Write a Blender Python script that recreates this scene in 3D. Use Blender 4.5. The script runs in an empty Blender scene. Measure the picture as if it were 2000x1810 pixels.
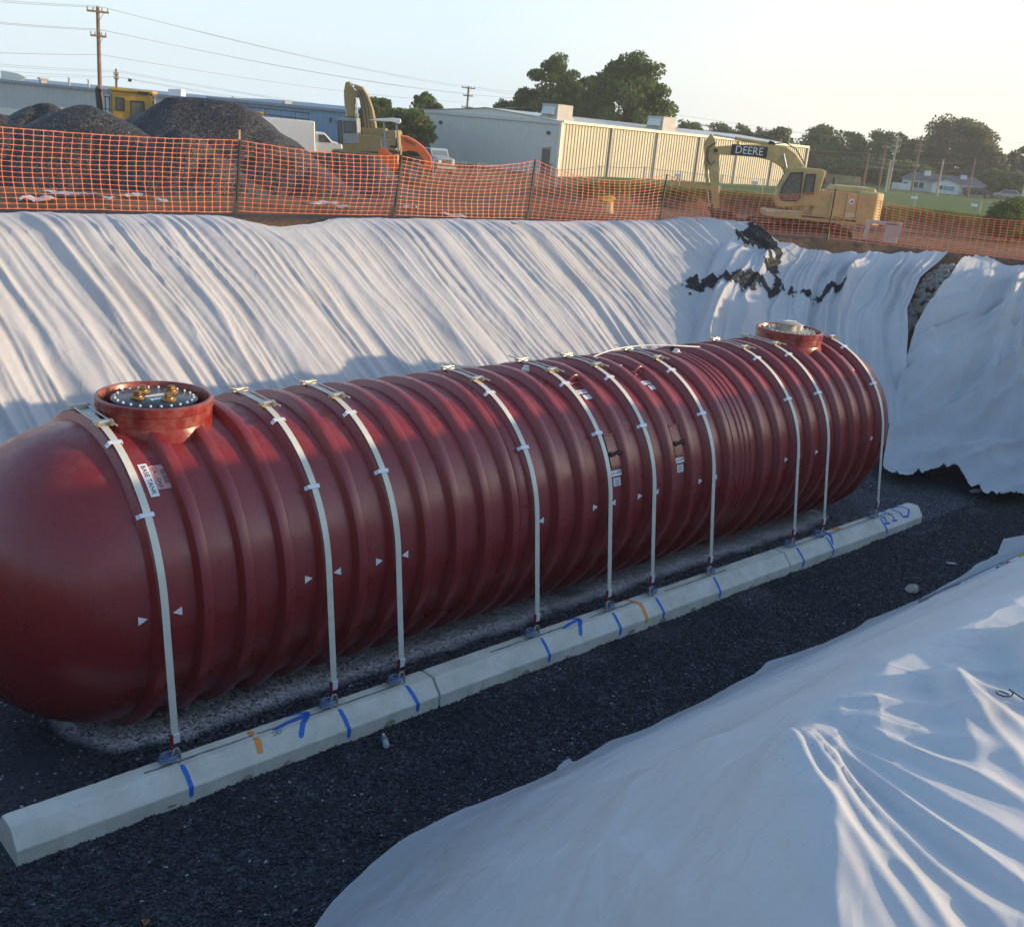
import bpy, bmesh, math, random
import numpy as np
from mathutils import Vector, Matrix, Euler
random.seed(11); RNG = np.random.default_rng(7)
PI = math.pi
SC = bpy.context.scene
COL = SC.collection
# ------------------------------------------------------------------ camera
CAM_POS = np.array([-3.7209, -9.7519, 6.1963])
YAW, PITCH, ROLL, FPX = 0.7666, 0.3104, 0.0940, 2043.18      # radians; focal length in photo pixels (2000 wide)
_fw = np.array([math.sin(YAW)*math.cos(PITCH), math.cos(YAW)*math.cos(PITCH), -math.sin(PITCH)])
_r = np.array([math.cos(YAW), -math.sin(YAW), 0.0]); _u = np.cross(_r, _fw)
CR = _r*math.cos(ROLL)+_u*math.sin(ROLL); CU = -_r*math.sin(ROLL)+_u*math.cos(ROLL); CF = _fw
cam = bpy.data.cameras.new('camera'); camo = bpy.data.objects.new('camera', cam); COL.objects.link(camo)
cam.sensor_width = 36.0; cam.lens = 36.0*FPX/2000.0; cam.clip_start = 0.05; cam.clip_end = 5000
camo.matrix_world = Matrix(((CR[0], CU[0], -CF[0], CAM_POS[0]), (CR[1], CU[1], -CF[1], CAM_POS[1]),
                            (CR[2], CU[2], -CF[2], CAM_POS[2]), (0, 0, 0, 1)))
SC.camera = camo
# ------------------------------------------------------------------ light
SUN_EL = math.radians(9.6); SUN_H = np.array([0.77, -0.638]); SUN_H /= np.linalg.norm(SUN_H)
SUN_DIR = Vector((SUN_H[0]*math.cos(SUN_EL), SUN_H[1]*math.cos(SUN_EL), math.sin(SUN_EL)))
sun = bpy.data.lights.new('sun', 'SUN'); suno = bpy.data.objects.new('sun', sun); COL.objects.link(suno)
sun.energy = 2.2; sun.angle = math.radians(0.6); sun.color = (1.0, 0.74, 0.46)
suno.rotation_euler = SUN_DIR.to_track_quat('Z', 'Y').to_euler()
world = bpy.data.worlds.new('World'); SC.world = world; world.use_nodes = True
_wn = world.node_tree; _bg = _wn.nodes['Background']
_sky = _wn.nodes.new('ShaderNodeTexSky'); _sky.sky_type = 'NISHITA'; _sky.sun_disc = False
_sky.sun_elevation = SUN_EL; _sky.sun_rotation = math.atan2(SUN_H[0], SUN_H[1])
_sky.altitude = 0; _sky.air_density = 1.0; _sky.dust_density = .7; _sky.ozone_density = 2.0
# summer haze low in the sky, all the way round, warmer towards the sun
_tc = _wn.nodes.new('ShaderNodeTexCoord'); _sx = _wn.nodes.new('ShaderNodeSeparateXYZ'); _wn.links.new(_tc.outputs['Generated'], _sx.inputs[0])
_dt = _wn.nodes.new('ShaderNodeVectorMath'); _dt.operation = 'DOT_PRODUCT'; _wn.links.new(_tc.outputs['Generated'], _dt.inputs[0]); _dt.inputs[1].default_value = tuple(SUN_DIR)
_r1 = _wn.nodes.new('ShaderNodeValToRGB'); _wn.links.new(_dt.outputs['Value'], _r1.inputs[0])
_r1.color_ramp.elements[0].position = 0.0; _r1.color_ramp.elements[0].color = (2.2, 2.62, 2.88, 1); _r1.color_ramp.elements[1].position = .75; _r1.color_ramp.elements[1].color = (4.4, 3.6, 2.45, 1)
_e = _r1.color_ramp.elements.new(.35); _e.color = (3.0, 2.92, 2.66, 1)
_r2 = _wn.nodes.new('ShaderNodeValToRGB'); _wn.links.new(_sx.outputs[2], _r2.inputs[0]); _r2.color_ramp.interpolation = 'EASE'
_r2.color_ramp.elements[0].position = 0.0; _r2.color_ramp.elements[0].color = (.95,)*3+(1,); _r2.color_ramp.elements[1].position = .50; _r2.color_ramp.elements[1].color = (0, 0, 0, 1)
_mx = _wn.nodes.new('ShaderNodeMix'); _mx.data_type = 'RGBA'; _wn.links.new(_r2.outputs[0], _mx.inputs[0]); _wn.links.new(_sky.outputs[0], _mx.inputs[6]); _wn.links.new(_r1.outputs[0], _mx.inputs[7])
_wn.links.new(_mx.outputs[2], _bg.inputs[0]); _bg.inputs[1].default_value = 0.15
SC.view_settings.view_transform = 'Standard'; SC.view_settings.look = 'None'
SC.view_settings.exposure = 1.32; SC.view_settings.gamma = 1.0
try: SC.cycles.use_denoising = True; SC.cycles.max_bounces = 6; SC.cycles.transparent_max_bounces = 8
except Exception: pass
# ------------------------------------------------------------------ pixel <-> world (for placing surveyed points)
def ray(x, y): return CF+(x-1000)/FPX*CR-(y-905)/FPX*CU
def on_z(x, y, z):
    d = ray(x, y); return CAM_POS+(z-CAM_POS[2])/d[2]*d
def at(x, y, dist):
    d = ray(x, y); return CAM_POS+dist/math.hypot(d[0], d[1])*d
def pixof(p): v = np.array(p[:3])-CAM_POS; z = v @ CF; return (1000+FPX*(v @ CR)/z, 905-FPX*(v @ CU)/z)
def horizon(x): return 152.58+0.094241*x
def ground_at(px, py, z): p = on_z(px, py, z); return Vector((p[0], p[1], z))
# ------------------------------------------------------------------ materials
MATS = {}
def _mat(name):
    m = bpy.data.materials.new(name); m.use_nodes = True; MATS[name] = m
    nt = m.node_tree; return m, nt, nt.nodes['Principled BSDF']
def nd(nt, t, **kw):
    n = nt.nodes.new(t)
    for k, v in kw.items():
        if k.startswith('i_'): n.inputs[k[2:].replace('_', ' ')].default_value = v
        else: setattr(n, k, v)
    return n
def coords(nt, scale=(1, 1, 1), kind='Object'):
    tc = nd(nt, 'ShaderNodeTexCoord'); mp = nd(nt, 'ShaderNodeMapping'); mp.inputs['Scale'].default_value = scale
    nt.links.new(tc.outputs[kind], mp.inputs[0]); return mp.outputs[0]
def noise(nt, vec, scale, detail=4, rough=.55, dist=0):
    n = nd(nt, 'ShaderNodeTexNoise'); n.inputs['Scale'].default_value = scale; n.inputs['Detail'].default_value = detail
    n.inputs['Roughness'].default_value = rough; n.inputs['Distortion'].default_value = dist
    nt.links.new(vec, n.inputs['Vector']); return n.outputs['Fac']
def ramp(nt, fac, stops):
    r = nd(nt, 'ShaderNodeValToRGB'); el = r.color_ramp.elements
    while len(el) < len(stops): el.new(.5)
    for e, (p, c) in zip(el, stops):
        e.position = p; e.color = (c, c, c, 1) if isinstance(c, (int, float)) else (*c, 1)
    nt.links.new(fac, r.inputs[0]); return r.outputs[0]
def mixc(nt, fac, a, b, mode='MIX'):
    m = nd(nt, 'ShaderNodeMix', data_type='RGBA', blend_type=mode)
    for s, k in ((fac, 0), (a, 6), (b, 7)):
        if isinstance(s, (int, float)): m.inputs[k].default_value = s
        elif isinstance(s, tuple): m.inputs[k].default_value = (*s, 1)
        else: nt.links.new(s, m.inputs[k])
    return m.outputs[2]
def bump(nt, bsdf, h, strength=.3, dist=.02):
    b = nd(nt, 'ShaderNodeBump'); b.inputs['Strength'].default_value = strength; b.inputs['Distance'].default_value = dist
    nt.links.new(h, b.inputs['Height']); nt.links.new(b.outputs[0], bsdf.inputs['Normal']); return b
def plain(name, col, rough=.5, metal=0, var=.12, vscale=3.0, dirt=None, dscale=2.0, damt=.5, bmp=0, bscale=60, spec=.5, coat=0):
    """paint, plastic, metal or concrete: base colour with mottling, a dirt layer of its own shape and fine relief"""
    m, nt, b = _mat(name); v = coords(nt)
    n = noise(nt, v, vscale, 5); c0 = tuple(max(0, x*(1-var)) for x in col); c1 = tuple(min(1, x*(1+var)) for x in col)
    c = ramp(nt, n, [(.3, c0), (.7, c1)])
    if dirt:
        d = noise(nt, v, dscale, 6, .65); f = ramp(nt, d, [(.45, 0.0), (.72, damt)]); c = mixc(nt, f, c, dirt)
    nt.links.new(c, b.inputs['Base Color']); b.inputs['Metallic'].default_value = metal
    rn = ramp(nt, noise(nt, v, vscale*2.3, 4), [(.3, max(.02, rough-.08)), (.7, min(1, rough+.1))]); nt.links.new(rn, b.inputs['Roughness'])
    b.inputs['Specular IOR Level'].default_value = spec
    if coat: b.inputs['Coat Weight'].default_value = coat; b.inputs['Coat Roughness'].default_value = .25
    if bmp: bump(nt, b, noise(nt, v, bscale, 3), bmp, .01)
    return m
def gravel_mat(name, dark, light, scale=70, facet=.9, patch=None, sparkle=.004, rough=.62):
    """crushed stone: every cell is a chip with its own tone and its own facing; a few chips are pale"""
    m, nt, b = _mat(name); v = coords(nt)
    vo = nd(nt, 'ShaderNodeTexVoronoi'); vo.inputs['Scale'].default_value = scale; nt.links.new(v, vo.inputs['Vector'])
    sx = nd(nt, 'ShaderNodeSeparateColor'); nt.links.new(vo.outputs['Color'], sx.inputs[0])
    c = ramp(nt, sx.outputs[0], [(0, dark), (.75, tuple((a+c_)/2 for a, c_ in zip(dark, light))), (1, light)])
    big = ramp(nt, noise(nt, v, 1.1, 5), [(.3, .72), (.7, 1.25)]); c = mixc(nt, 1.0, c, big, 'MULTIPLY')
    if patch: c = patch(nt, v, c, sx)
    sp = ramp(nt, sx.outputs[1], [(1-sparkle*2, 0.0), (1-sparkle, 1.0)]); c = mixc(nt, sp, c, (.55, .56, .58))
    nt.links.new(c, b.inputs['Base Color']); b.inputs['Roughness'].default_value = rough; b.inputs['Specular IOR Level'].default_value = .35
    g = nd(nt, 'ShaderNodeNewGeometry'); s1 = nd(nt, 'ShaderNodeVectorMath', operation='SUBTRACT'); nt.links.new(vo.outputs['Color'], s1.inputs[0]); s1.inputs[1].default_value = (.5, .5, .5)
    s2 = nd(nt, 'ShaderNodeVectorMath', operation='SCALE'); nt.links.new(s1.outputs[0], s2.inputs[0]); s2.inputs['Scale'].default_value = facet
    s3 = nd(nt, 'ShaderNodeVectorMath', operation='ADD'); nt.links.new(s2.outputs[0], s3.inputs[0]); nt.links.new(g.outputs['Normal'], s3.inputs[1])
    s4 = nd(nt, 'ShaderNodeVectorMath', operation='NORMALIZE'); nt.links.new(s3.outputs[0], s4.inputs[0])
    bp = nd(nt, 'ShaderNodeBump'); bp.inputs['Strength'].default_value = .5; bp.inputs['Distance'].default_value = .012
    nt.links.new(noise(nt, v, scale*.35, 3), bp.inputs['Height']); nt.links.new(s4.outputs[0], bp.inputs['Normal']); nt.links.new(bp.outputs[0], b.inputs['Normal'])
    return m
def fabric_mat(name, col, stain=.35, dots=0.0, trans=.12):
    """non-woven geotextile: matt white felt with fine wrinkles, handling stains, a little light coming through"""
    m, nt, b = _mat(name); v = coords(nt)
    c = ramp(nt, noise(nt, v, .9, 6, .6), [(.3, tuple(x*.90 for x in col)), (.7, col)])
    st = ramp(nt, noise(nt, v, .55, 7, .68, .6), [(.47, 0.0), (.74, stain)]); c = mixc(nt, st, c, (.40, .345, .28))
    if dots:
        vo = nd(nt, 'ShaderNodeTexVoronoi'); vo.inputs['Scale'].default_value = 26; nt.links.new(mixc(nt, .04, v, nd(nt, 'ShaderNodeTexNoise', i_Scale=9.0).outputs['Color']), vo.inputs['Vector'])
        d = ramp(nt, vo.outputs['Distance'], [(.05, dots), (.10, 0.0)])
        msk = ramp(nt, noise(nt, v, 1.3, 3), [(.48, 0.0), (.6, 1.0)]); d = mixc(nt, 1.0, d, msk, 'MULTIPLY')
        c = mixc(nt, d, c, (.12, .12, .13))
    nt.links.new(c, b.inputs['Base Color']); b.inputs['Roughness'].default_value = .55; b.inputs['Specular IOR Level'].default_value = .35
    b.inputs['Sheen Weight'].default_value = .15
    h1 = noise(nt, v, 3.2, 3, .5, .9); h2 = noise(nt, v, 40.0, 3)
    mx = nd(nt, 'ShaderNodeMath', operation='MULTIPLY_ADD'); nt.links.new(h2, mx.inputs[0]); mx.inputs[1].default_value = .07; nt.links.new(h1, mx.inputs[2])
    cr = nd(nt, 'ShaderNodeMath', operation='SUBTRACT'); nt.links.new(noise(nt, v, 1.5, 2, .5, 1.2), cr.inputs[0]); cr.inputs[1].default_value = .5
    ab = nd(nt, 'ShaderNodeMath', operation='ABSOLUTE'); nt.links.new(cr.outputs[0], ab.inputs[0]); sh = ramp(nt, ab.outputs[0], [(0, 1.0), (.05, .25), (.2, 0.0)])
    m2 = nd(nt, 'ShaderNodeMath', operation='MULTIPLY_ADD'); nt.links.new(sh, m2.inputs[0]); m2.inputs[1].default_value = .35; nt.links.new(mx.outputs[0], m2.inputs[2])
    bump(nt, b, m2.outputs[0], .30, .03)
    if trans:
        tr = nd(nt, 'ShaderNodeBsdfTranslucent'); nt.links.new(c, tr.inputs[0]); ms = nd(nt, 'ShaderNodeMixShader'); ms.inputs[0].default_value = trans
        out = nt.nodes['Material Output']; nt.links.new(b.outputs[0], ms.inputs[1]); nt.links.new(tr.outputs[0], ms.inputs[2]); nt.links.new(ms.outputs[0], out.inputs[0])
    return m
# ------------------------------------------------------------------ mesh builder
class MB:
    def __init__(s): s.v = []; s.f = []
    def add(s, vs, fs):
        k = len(s.v); s.v += [tuple(map(float, p)) for p in vs]; s.f += [tuple(i+k for i in f) for f in fs]; return s
    def box(s, c, d, M=None, taper=None):
        x, y, z = (q/2 for q in d); t = taper or (1, 1)
        vs = [Vector((sx*x*(t[0] if sz > 0 else 1), sy*y*(t[1] if sz > 0 else 1), sz*z)) for sz in (-1, 1) for sy in (-1, 1) for sx in (-1, 1)]
        if M is not None: vs = [M @ q for q in vs]
        c = Vector(c); vs = [q+c for q in vs]
        return s.add(vs, [(0, 2, 3, 1), (4, 5, 7, 6), (0, 1, 5, 4), (2, 6, 7, 3), (0, 4, 6, 2), (1, 3, 7, 5)])
    def bar(s, a, b, w, h=None, up=(0, 0, 1)):
        a = Vector(a); b = Vector(b); h = h or w; d = (b-a); L = d.length; d.normalize(); u = Vector(up)
        if abs(d.dot(u)) > .98: u = Vector((0, 1, 0))
        sd = d.cross(u).normalized(); u2 = sd.cross(d)
        M = Matrix((sd, d, u2)).transposed(); return s.box((a+b)/2, (w, L, h), M)
    def tube(s, pts, r, n=8, cap=True):
        pts = [Vector(p) for p in pts]; m = len(pts); rr = r if isinstance(r, (list, tuple)) else [r]*m; vs = []; prev = None
        for i, p in enumerate(pts):
            t = (pts[min(i+1, m-1)]-pts[max(i-1, 0)]).normalized()
            if prev is None: a = Vector((0, 0, 1)) if abs(t.z) < .9 else Vector((1, 0, 0)); sd = t.cross(a).normalized()
            else: sd = (prev-t*prev.dot(t)).normalized()
            prev = sd; up = t.cross(sd)
            for k in range(n): an = 2*PI*k/n; vs.append(p+(sd*math.cos(an)+up*math.sin(an))*rr[i])
        fs = [(i*n+k, i*n+(k+1) % n, (i+1)*n+(k+1) % n, (i+1)*n+k) for i in range(m-1) for k in range(n)]
        if cap: fs += [tuple(range(n))[::-1], tuple(range((m-1)*n, m*n))]
        return s.add(vs, fs)
    def prism(s, poly, lo, hi, ax='y'):
        """extrude a polygon given in the plane across axis ax"""
        n = len(poly); mk = {'y': lambda a, b, t: (a, t, b), 'x': lambda a, b, t: (t, a, b), 'z': lambda a, b, t: (a, b, t)}[ax]
        vs = [mk(a, b, lo) for a, b in poly]+[mk(a, b, hi) for a, b in poly]
        return s.add(vs, [tuple(range(n))[::-1], tuple(range(n, 2*n))]+[(i, (i+1) % n, n+(i+1) % n, n+i) for i in range(n)])
    def lathe(s, prof, n=32, c=(0, 0, 0), ax='z', close=False):
        """prof: (radius, along) pairs turned about ax through c"""
        vs = []
        for r, h in prof:
            for k in range(n):
                a = 2*PI*k/n; p, q = r*math.cos(a), r*math.sin(a)
                w = {'z': (p, q, h), 'x': (h, p, q), 'y': (p, h, q)}[ax]; vs.append((w[0]+c[0], w[1]+c[1], w[2]+c[2]))
        m = len(prof); fs = [(i*n+k, i*n+(k+1) % n, (i+1)*n+(k+1) % n, (i+1)*n+k) for i in range(m-1) for k in range(n)]
        if close: fs += [((m-1)*n+k, (m-1)*n+(k+1) % n, (k+1) % n, k) for k in range(n)]
        else:
            if prof[0][0] > 1e-6: fs.append(tuple(range(n))[::-1])
            if prof[-1][0] > 1e-6: fs.append(tuple(range((m-1)*n, m*n)))
        return s.add(vs, fs)
    def mesh(s, name, mat=None, smooth=False):
        me = bpy.data.meshes.new(name); me.from_pydata(s.v, [], s.f)
        bm = bmesh.new(); bm.from_mesh(me); bmesh.ops.recalc_face_normals(bm, faces=bm.faces); bm.to_mesh(me); bm.free()
        if mat: me.materials.append(MATS[mat] if isinstance(mat, str) else mat)
        if smooth:
            me.polygons.foreach_set('use_smooth', [True]*len(me.polygons))
            if smooth != 'all': me.set_sharp_from_angle(angle=math.radians(38 if smooth is True else smooth))
        return me
def link(name, me, parent=None, loc=None, rot=None):
    o = bpy.data.objects.new(name, me); COL.objects.link(o)
    if parent is not None: o.parent = parent
    if loc is not None: o.location = loc
    if rot is not None: o.rotation_euler = rot
    return o
def ob(name, mb, mat, parent=None, smooth=False, bev=0, loc=None, rot=None, seg=1):
    o = link(name, mb.mesh(name, mat, smooth), parent, loc, rot)
    if bev:
        b = o.modifiers.new('edge', 'BEVEL'); b.width = bev; b.segments = seg; b.limit_method = 'ANGLE'; b.angle_limit = math.radians(35)
    return o
def tag(o, label=None, cat=None, group=None, kind=None):
    if label: o['label'] = label
    if cat: o['category'] = cat
    if group: o['group'] = group
    if kind: o['kind'] = kind
    return o
def thing(name, label, cat, loc=(0, 0, 0), rz=0, group=None):
    o = bpy.data.objects.new(name, None); o.empty_display_size = .2; COL.objects.link(o); o.location = loc; o.rotation_euler = (0, 0, rz)
    return tag(o, label, cat, group)
def B(): return MB()
def text_mesh(txt, size, extrude=0.0):
    """letter outlines as a flat mesh (x right, y up), centred"""
    cu = bpy.data.curves.new('t', 'FONT'); cu.body = txt; cu.size = size; cu.align_x = 'CENTER'; cu.align_y = 'CENTER'; cu.extrude = extrude; cu.resolution_u = 3
    o = bpy.data.objects.new('t', cu); COL.objects.link(o); dg = bpy.context.evaluated_depsgraph_get(); me = bpy.data.meshes.new_from_object(o.evaluated_get(dg))
    v = [tuple(p.co) for p in me.vertices]; f = [tuple(p.vertices) for p in me.polygons]
    bpy.data.objects.remove(o); bpy.data.curves.remove(cu); bpy.data.meshes.remove(me); return v, f
# smooth value noise in numpy (for cloth, heaps and ground)
_PT = np.random.default_rng(3).random((256, 256))
def vnoise(x, y, seed=0):
    x = np.asarray(x, float)+seed*17.31; y = np.asarray(y, float)+seed*9.73
    xi = np.floor(x).astype(int); yi = np.floor(y).astype(int); xf = x-xi; yf = y-yi
    xf = xf*xf*(3-2*xf); yf = yf*yf*(3-2*yf)
    g = lambda a, b: _PT[a & 255, b & 255]
    return (g(xi, yi)*(1-xf)+g(xi+1, yi)*xf)*(1-yf)+(g(xi, yi+1)*(1-xf)+g(xi+1, yi+1)*xf)*yf
def fbm(x, y, seed=0, o=4):
    t = 0; a = .5
    for k in range(o): t = t+a*(vnoise(x*2**k, y*2**k, seed+k)-.5)*2; a *= .5
    return t
def grid_mesh(name, X, Y, Z, mat, keep=None, smooth=True):
    """(n,m) arrays of points to a quad mesh; keep = (n-1,m-1) bool"""
    n, m = X.shape; V = np.stack([X, Y, Z], -1).reshape(-1, 3)
    i, j = np.meshgrid(np.arange(n-1), np.arange(m-1), indexing='ij')
    F = np.stack([i*m+j, (i+1)*m+j, (i+1)*m+j+1, i*m+j+1], -1).reshape(-1, 4)
    if keep is not None:
        F = F[keep.reshape(-1)]; us, inv = np.unique(F, return_inverse=True); V = V[us]; F = inv.reshape(F.shape)
    me = bpy.data.meshes.new(name); me.vertices.add(len(V)); me.vertices.foreach_set('co', V.ravel().astype(np.float32))
    me.loops.add(F.size); me.loops.foreach_set('vertex_index', F.ravel().astype(np.int32)); me.polygons.add(len(F))
    me.polygons.foreach_set('loop_start', np.arange(0, F.size, 4, dtype=np.int32)); me.update(calc_edges=True)
    if smooth: me.polygons.foreach_set('use_smooth', [True]*len(F))
    me.materials.append(MATS[mat]); me.update(); me.validate(); return me
# ------------------------------------------------------------------ shared materials
def _band(nt, v, c, sx):
    """pale stone dust spread along the bedding round the tank"""
    sp = nd(nt, 'ShaderNodeSeparateXYZ'); nt.links.new(v, sp.inputs[0])
    def mth(op, a, b_=None, c_=None):
        n = nd(nt, 'ShaderNodeMath', operation=op)
        for k, q in enumerate((a, b_, c_)):
            if q is None: continue
            if isinstance(q, (int, float)): n.inputs[k].default_value = q
            else: nt.links.new(q, n.inputs[k])
        return n.outputs[0]
    w = mth('MULTIPLY_ADD', noise(nt, v, 1.6, 4), .9, -.45)
    ax = mth('SUBTRACT', mth('ABSOLUTE', mth('SUBTRACT', sp.outputs[0], 6.3)), 5.85); ay = mth('SUBTRACT', mth('ABSOLUTE', sp.outputs[1]), .15)
    ax = mth('MAXIMUM', ax, 0.0); ay = mth('MAXIMUM', ay, 0.0)
    d = mth('SQRT', mth('ADD', mth('MULTIPLY', ax, ax), mth('MULTIPLY', ay, ay))); d = mth('ADD', d, mth('MULTIPLY', w, .28))
    f = ramp(nt, d, [(.86, 1.0), (1.0, 0.0)])
    grit = ramp(nt, sx.outputs[2], [(0, .55), (.6, 1.0)]); f = mixc(nt, 1.0, f, grit, 'MULTIPLY')
    hol = ramp(nt, noise(nt, v, .75, 3), [(.30, .45), (.40, 1.0)]); f = mixc(nt, 1.0, f, hol, 'MULTIPLY')
    f2 = mixc(nt, 1.0, f, (.85, .85, .85), 'MULTIPLY')
    return mixc(nt, f2, c, (.72, .725, .75))
gravel_mat('black_gravel', (.009, .011, .015), (.10, .112, .142), 44, 1.25, _band, .006)
gravel_mat('heap_gravel', (.010, .010, .011), (.085, .082, .080), 26, 1.15, None, .003, .6)
gravel_mat('spill_gravel', (.007, .008, .010), (.045, .047, .052), 55, 1.0, None, .002)
fabric_mat('felt_far', (.60, .60, .61), .30)
fabric_mat('felt_corner', (.60, .61, .63), .2)
fabric_mat('felt_near', (.60, .61, .635), .6, .7, .10)
def earth_mat():
    m, nt, b = _mat('earth'); v = coords(nt); g = nd(nt, 'ShaderNodeNewGeometry')
    n1 = noise(nt, v, .35, 7, .62); c = ramp(nt, n1, [(.28, (.155, .078, .042)), (.5, (.26, .14, .078)), (.72, (.33, .21, .13))])
    n2 = noise(nt, v, 6, 6, .7); c = mixc(nt, ramp(nt, n2, [(.35, 0.0), (.75, .5)]), c, (.105, .072, .048))
    gr = ramp(nt, noise(nt, v, .9, 5), [(.55, 0.0), (.7, .8)]); c = mixc(nt, gr, c, (.085, .08, .075))
    at_ = nd(nt, 'ShaderNodeAttribute', attribute_name='grass'); gn = mixc(nt, ramp(nt, noise(nt, v, .5, 6, .65), [(.3, 0.0), (.7, 1.0)]), (.10, .175, .034), (.20, .235, .06))
    gn = mixc(nt, ramp(nt, noise(nt, v, 14, 4), [(.3, .0), (.8, .55)]), gn, (.045, .075, .018))
    c = mixc(nt, at_.outputs['Fac'], c, gn)
    a2 = nd(nt, 'ShaderNodeAttribute', attribute_name='stone'); c = mixc(nt, a2.outputs['Fac'], c, ramp(nt, noise(nt, v, 22, 4, .7), [(.3, (.022, .023, .025)), (.7, (.10, .10, .10))]))
    nt.links.new(c, b.inputs['Base Color']); b.inputs['Roughness'].default_value = .95; b.inputs['Specular IOR Level'].default_value = .15
    h = noise(nt, v, 3.0, 8, .7); bump(nt, b, h, .9, .18)
earth_mat()
# ------------------------------------------------------------------ the lie of the land
def sstep(a, b, x): t = np.clip((x-a)/(b-a), 0, 1); return t*t*(3-2*t)
def base_parts(x, y):
    x = np.asarray(x, float); y = np.asarray(y, float)
    R = [(y-2.4)/5.1, (.6*x+.8*y-11.3)/4.6, (.86*x+.509*y-15.64)/4.2, (-3.8-.36*np.power(np.clip(1.1-x, 0, 4), 1.3)-y)/np.maximum(3.7, 4.38-.36*np.power(np.clip(1.1-x, 0, 4), 1.3)), (-4.6-x)/4.0]
    k = 9.0; t = np.log(sum(np.exp(np.clip(k*r, -60, 60)) for r in R))/k
    rim = 4.2+.13*sstep(-3.0, -7.5, y)+.38*sstep(-6.0, -8.2, y)*sstep(4.5, 7.5, x)  # last term: unseen rise added to the near rim to shade the tank
    return t, rim
def base(x, y):
    """height of the pit: floor 0, slopes, rim; rounded at crest and toe"""
    t, rim = base_parts(x, y); e = .05
    s = t*.5+.5*np.sqrt(t*t+e*e); s = 1-(((1-s)*.5)+.5*np.sqrt((1-s)**2+e*e)); return rim*np.clip(s+.02, 0, 1)
def cam_polar(x, y):
    dx = x-CAM_POS[0]; dy = y-CAM_POS[1]; return np.hypot(dx, dy), np.degrees(np.arctan2(dx, dy))
def bank_line(az): return 70+(az-50)*.42+.9*np.sin(az*1.3)+.5*np.sin(az*3.7+1)
def ground_h(x, y):
    x = np.asarray(x, float); y = np.asarray(y, float); z = base(x, y)
    wf = np.maximum.reduce([y-7.5, .6*x+.8*y-15.9, .86*x+.509*y-19.84])
    D, az = cam_polar(x, y); ws = 4.6-3.2*sstep(40, 56, az)
    drop = np.clip((wf-ws)*.27, 0, 2.15); z = z-drop*sstep(-14, -6, y)
    bl = bank_line(az); right = sstep(44.5, 48, az)
    up = sstep(0, 2.2, D-bl)*right*1.0; z = z+up*np.where(wf > 6, 1, 0)
    z = z-right*sstep(0, 26, D-bl-3)*.75*np.where(wf > 6, 1, 0)
    out = np.clip(wf/1.5, 0, 1); z = z+out*(.05*fbm(x*.35, y*.35, 5)+.035*fbm(x*1.3, y*1.3, 8)*sstep(90, 40, D))
    return z
def gz(x, y): return float(ground_h(np.array([x]), np.array([y]))[0])
def on_base(px, py, up=0.0, tmax=40):
    d = ray(px, py); t = np.linspace(.4, tmax, 4000); P = CAM_POS[None]+t[:, None]*d[None]
    h = base(P[:, 0], P[:, 1])+up; k = np.argmax(P[:, 2] < h); return P[k]
def on_ground(px, py, lo=20, hi=400):
    d = ray(px, py); d = d/math.hypot(d[0], d[1]); t = np.linspace(lo, hi, 6000); P = CAM_POS[None]+t[:, None]*d[None]
    h = ground_h(P[:, 0], P[:, 1]); k = int(np.argmax(P[:, 2] < h)); return Vector(P[k]) if k else Vector(P[-1])
def stand(px, dist):
    """point of the ground seen in photo column px at that distance"""
    p = at(px, horizon(px)+60, dist); return Vector((p[0], p[1], gz(p[0], p[1])))
def axis_coords(lo, fine0, fine1, mid1, hi, fs, ms):
    a = list(np.arange(fine0, fine1, fs))+list(np.arange(fine1, mid1, ms)); s = ms; x = a[-1]
    while x < hi: s *= 1.18; x += s; a.append(x)
    s = fs; x = fine0; pre = []
    while x > lo: s *= 1.3; x -= s; pre.append(x)
    return np.array(pre[::-1]+a)
gx = axis_coords(-900, -8, 30, 100, 2600, .3, 1.0); gy = axis_coords(-900, -13, 12, 125, 2600, .3, 1.0)
X, Y = np.meshgrid(gx, gy, indexing='ij'); Z = ground_h(X, Y)
t_, _r_ = base_parts(X, Y); Z = Z-.09*(t_ < 1.02)-.3*(t_ < .12)-.35*(Y < -6.5)*(Y > -13.5)*(X > -6)*(X < 6)
me = grid_mesh('ground', X, Y, Z, 'earth')
D, az = cam_polar(X, Y); g = np.clip((D-bank_line(az)-1.2)/2.0+.8*fbm(X*.12, Y*.12, 4), 0, 1)*sstep(44, 48, az)+sstep(118, 150, D)*sstep(44, 40, az)*0
g = np.maximum(g, sstep(160, 220, D)); g = np.maximum(g, ((az < 0) | (az > 90))*sstep(40, 60, D))
wf = np.maximum.reduce([Y-7.5, .6*X+.8*Y-15.9, .86*X+.509*Y-19.84]); st = sstep(.0, .3, wf)*sstep(1.5, .6, wf+.5*fbm(X*.8, Y*.8, 2))
st = np.maximum(st, sstep(36, 44, D)*sstep(47, 40, az)*sstep(72, 60, D)*np.clip(.6+fbm(X*.2, Y*.2, 9), 0, 1))
for nm, arr in (('grass', g), ('stone', np.clip(st, 0, 1))):
    a = me.attributes.new(nm, 'FLOAT', 'POINT'); a.data.foreach_set('value', np.clip(arr, 0, 1).ravel().astype(np.float32))
tag(link('ground', me), kind='structure')
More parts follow.
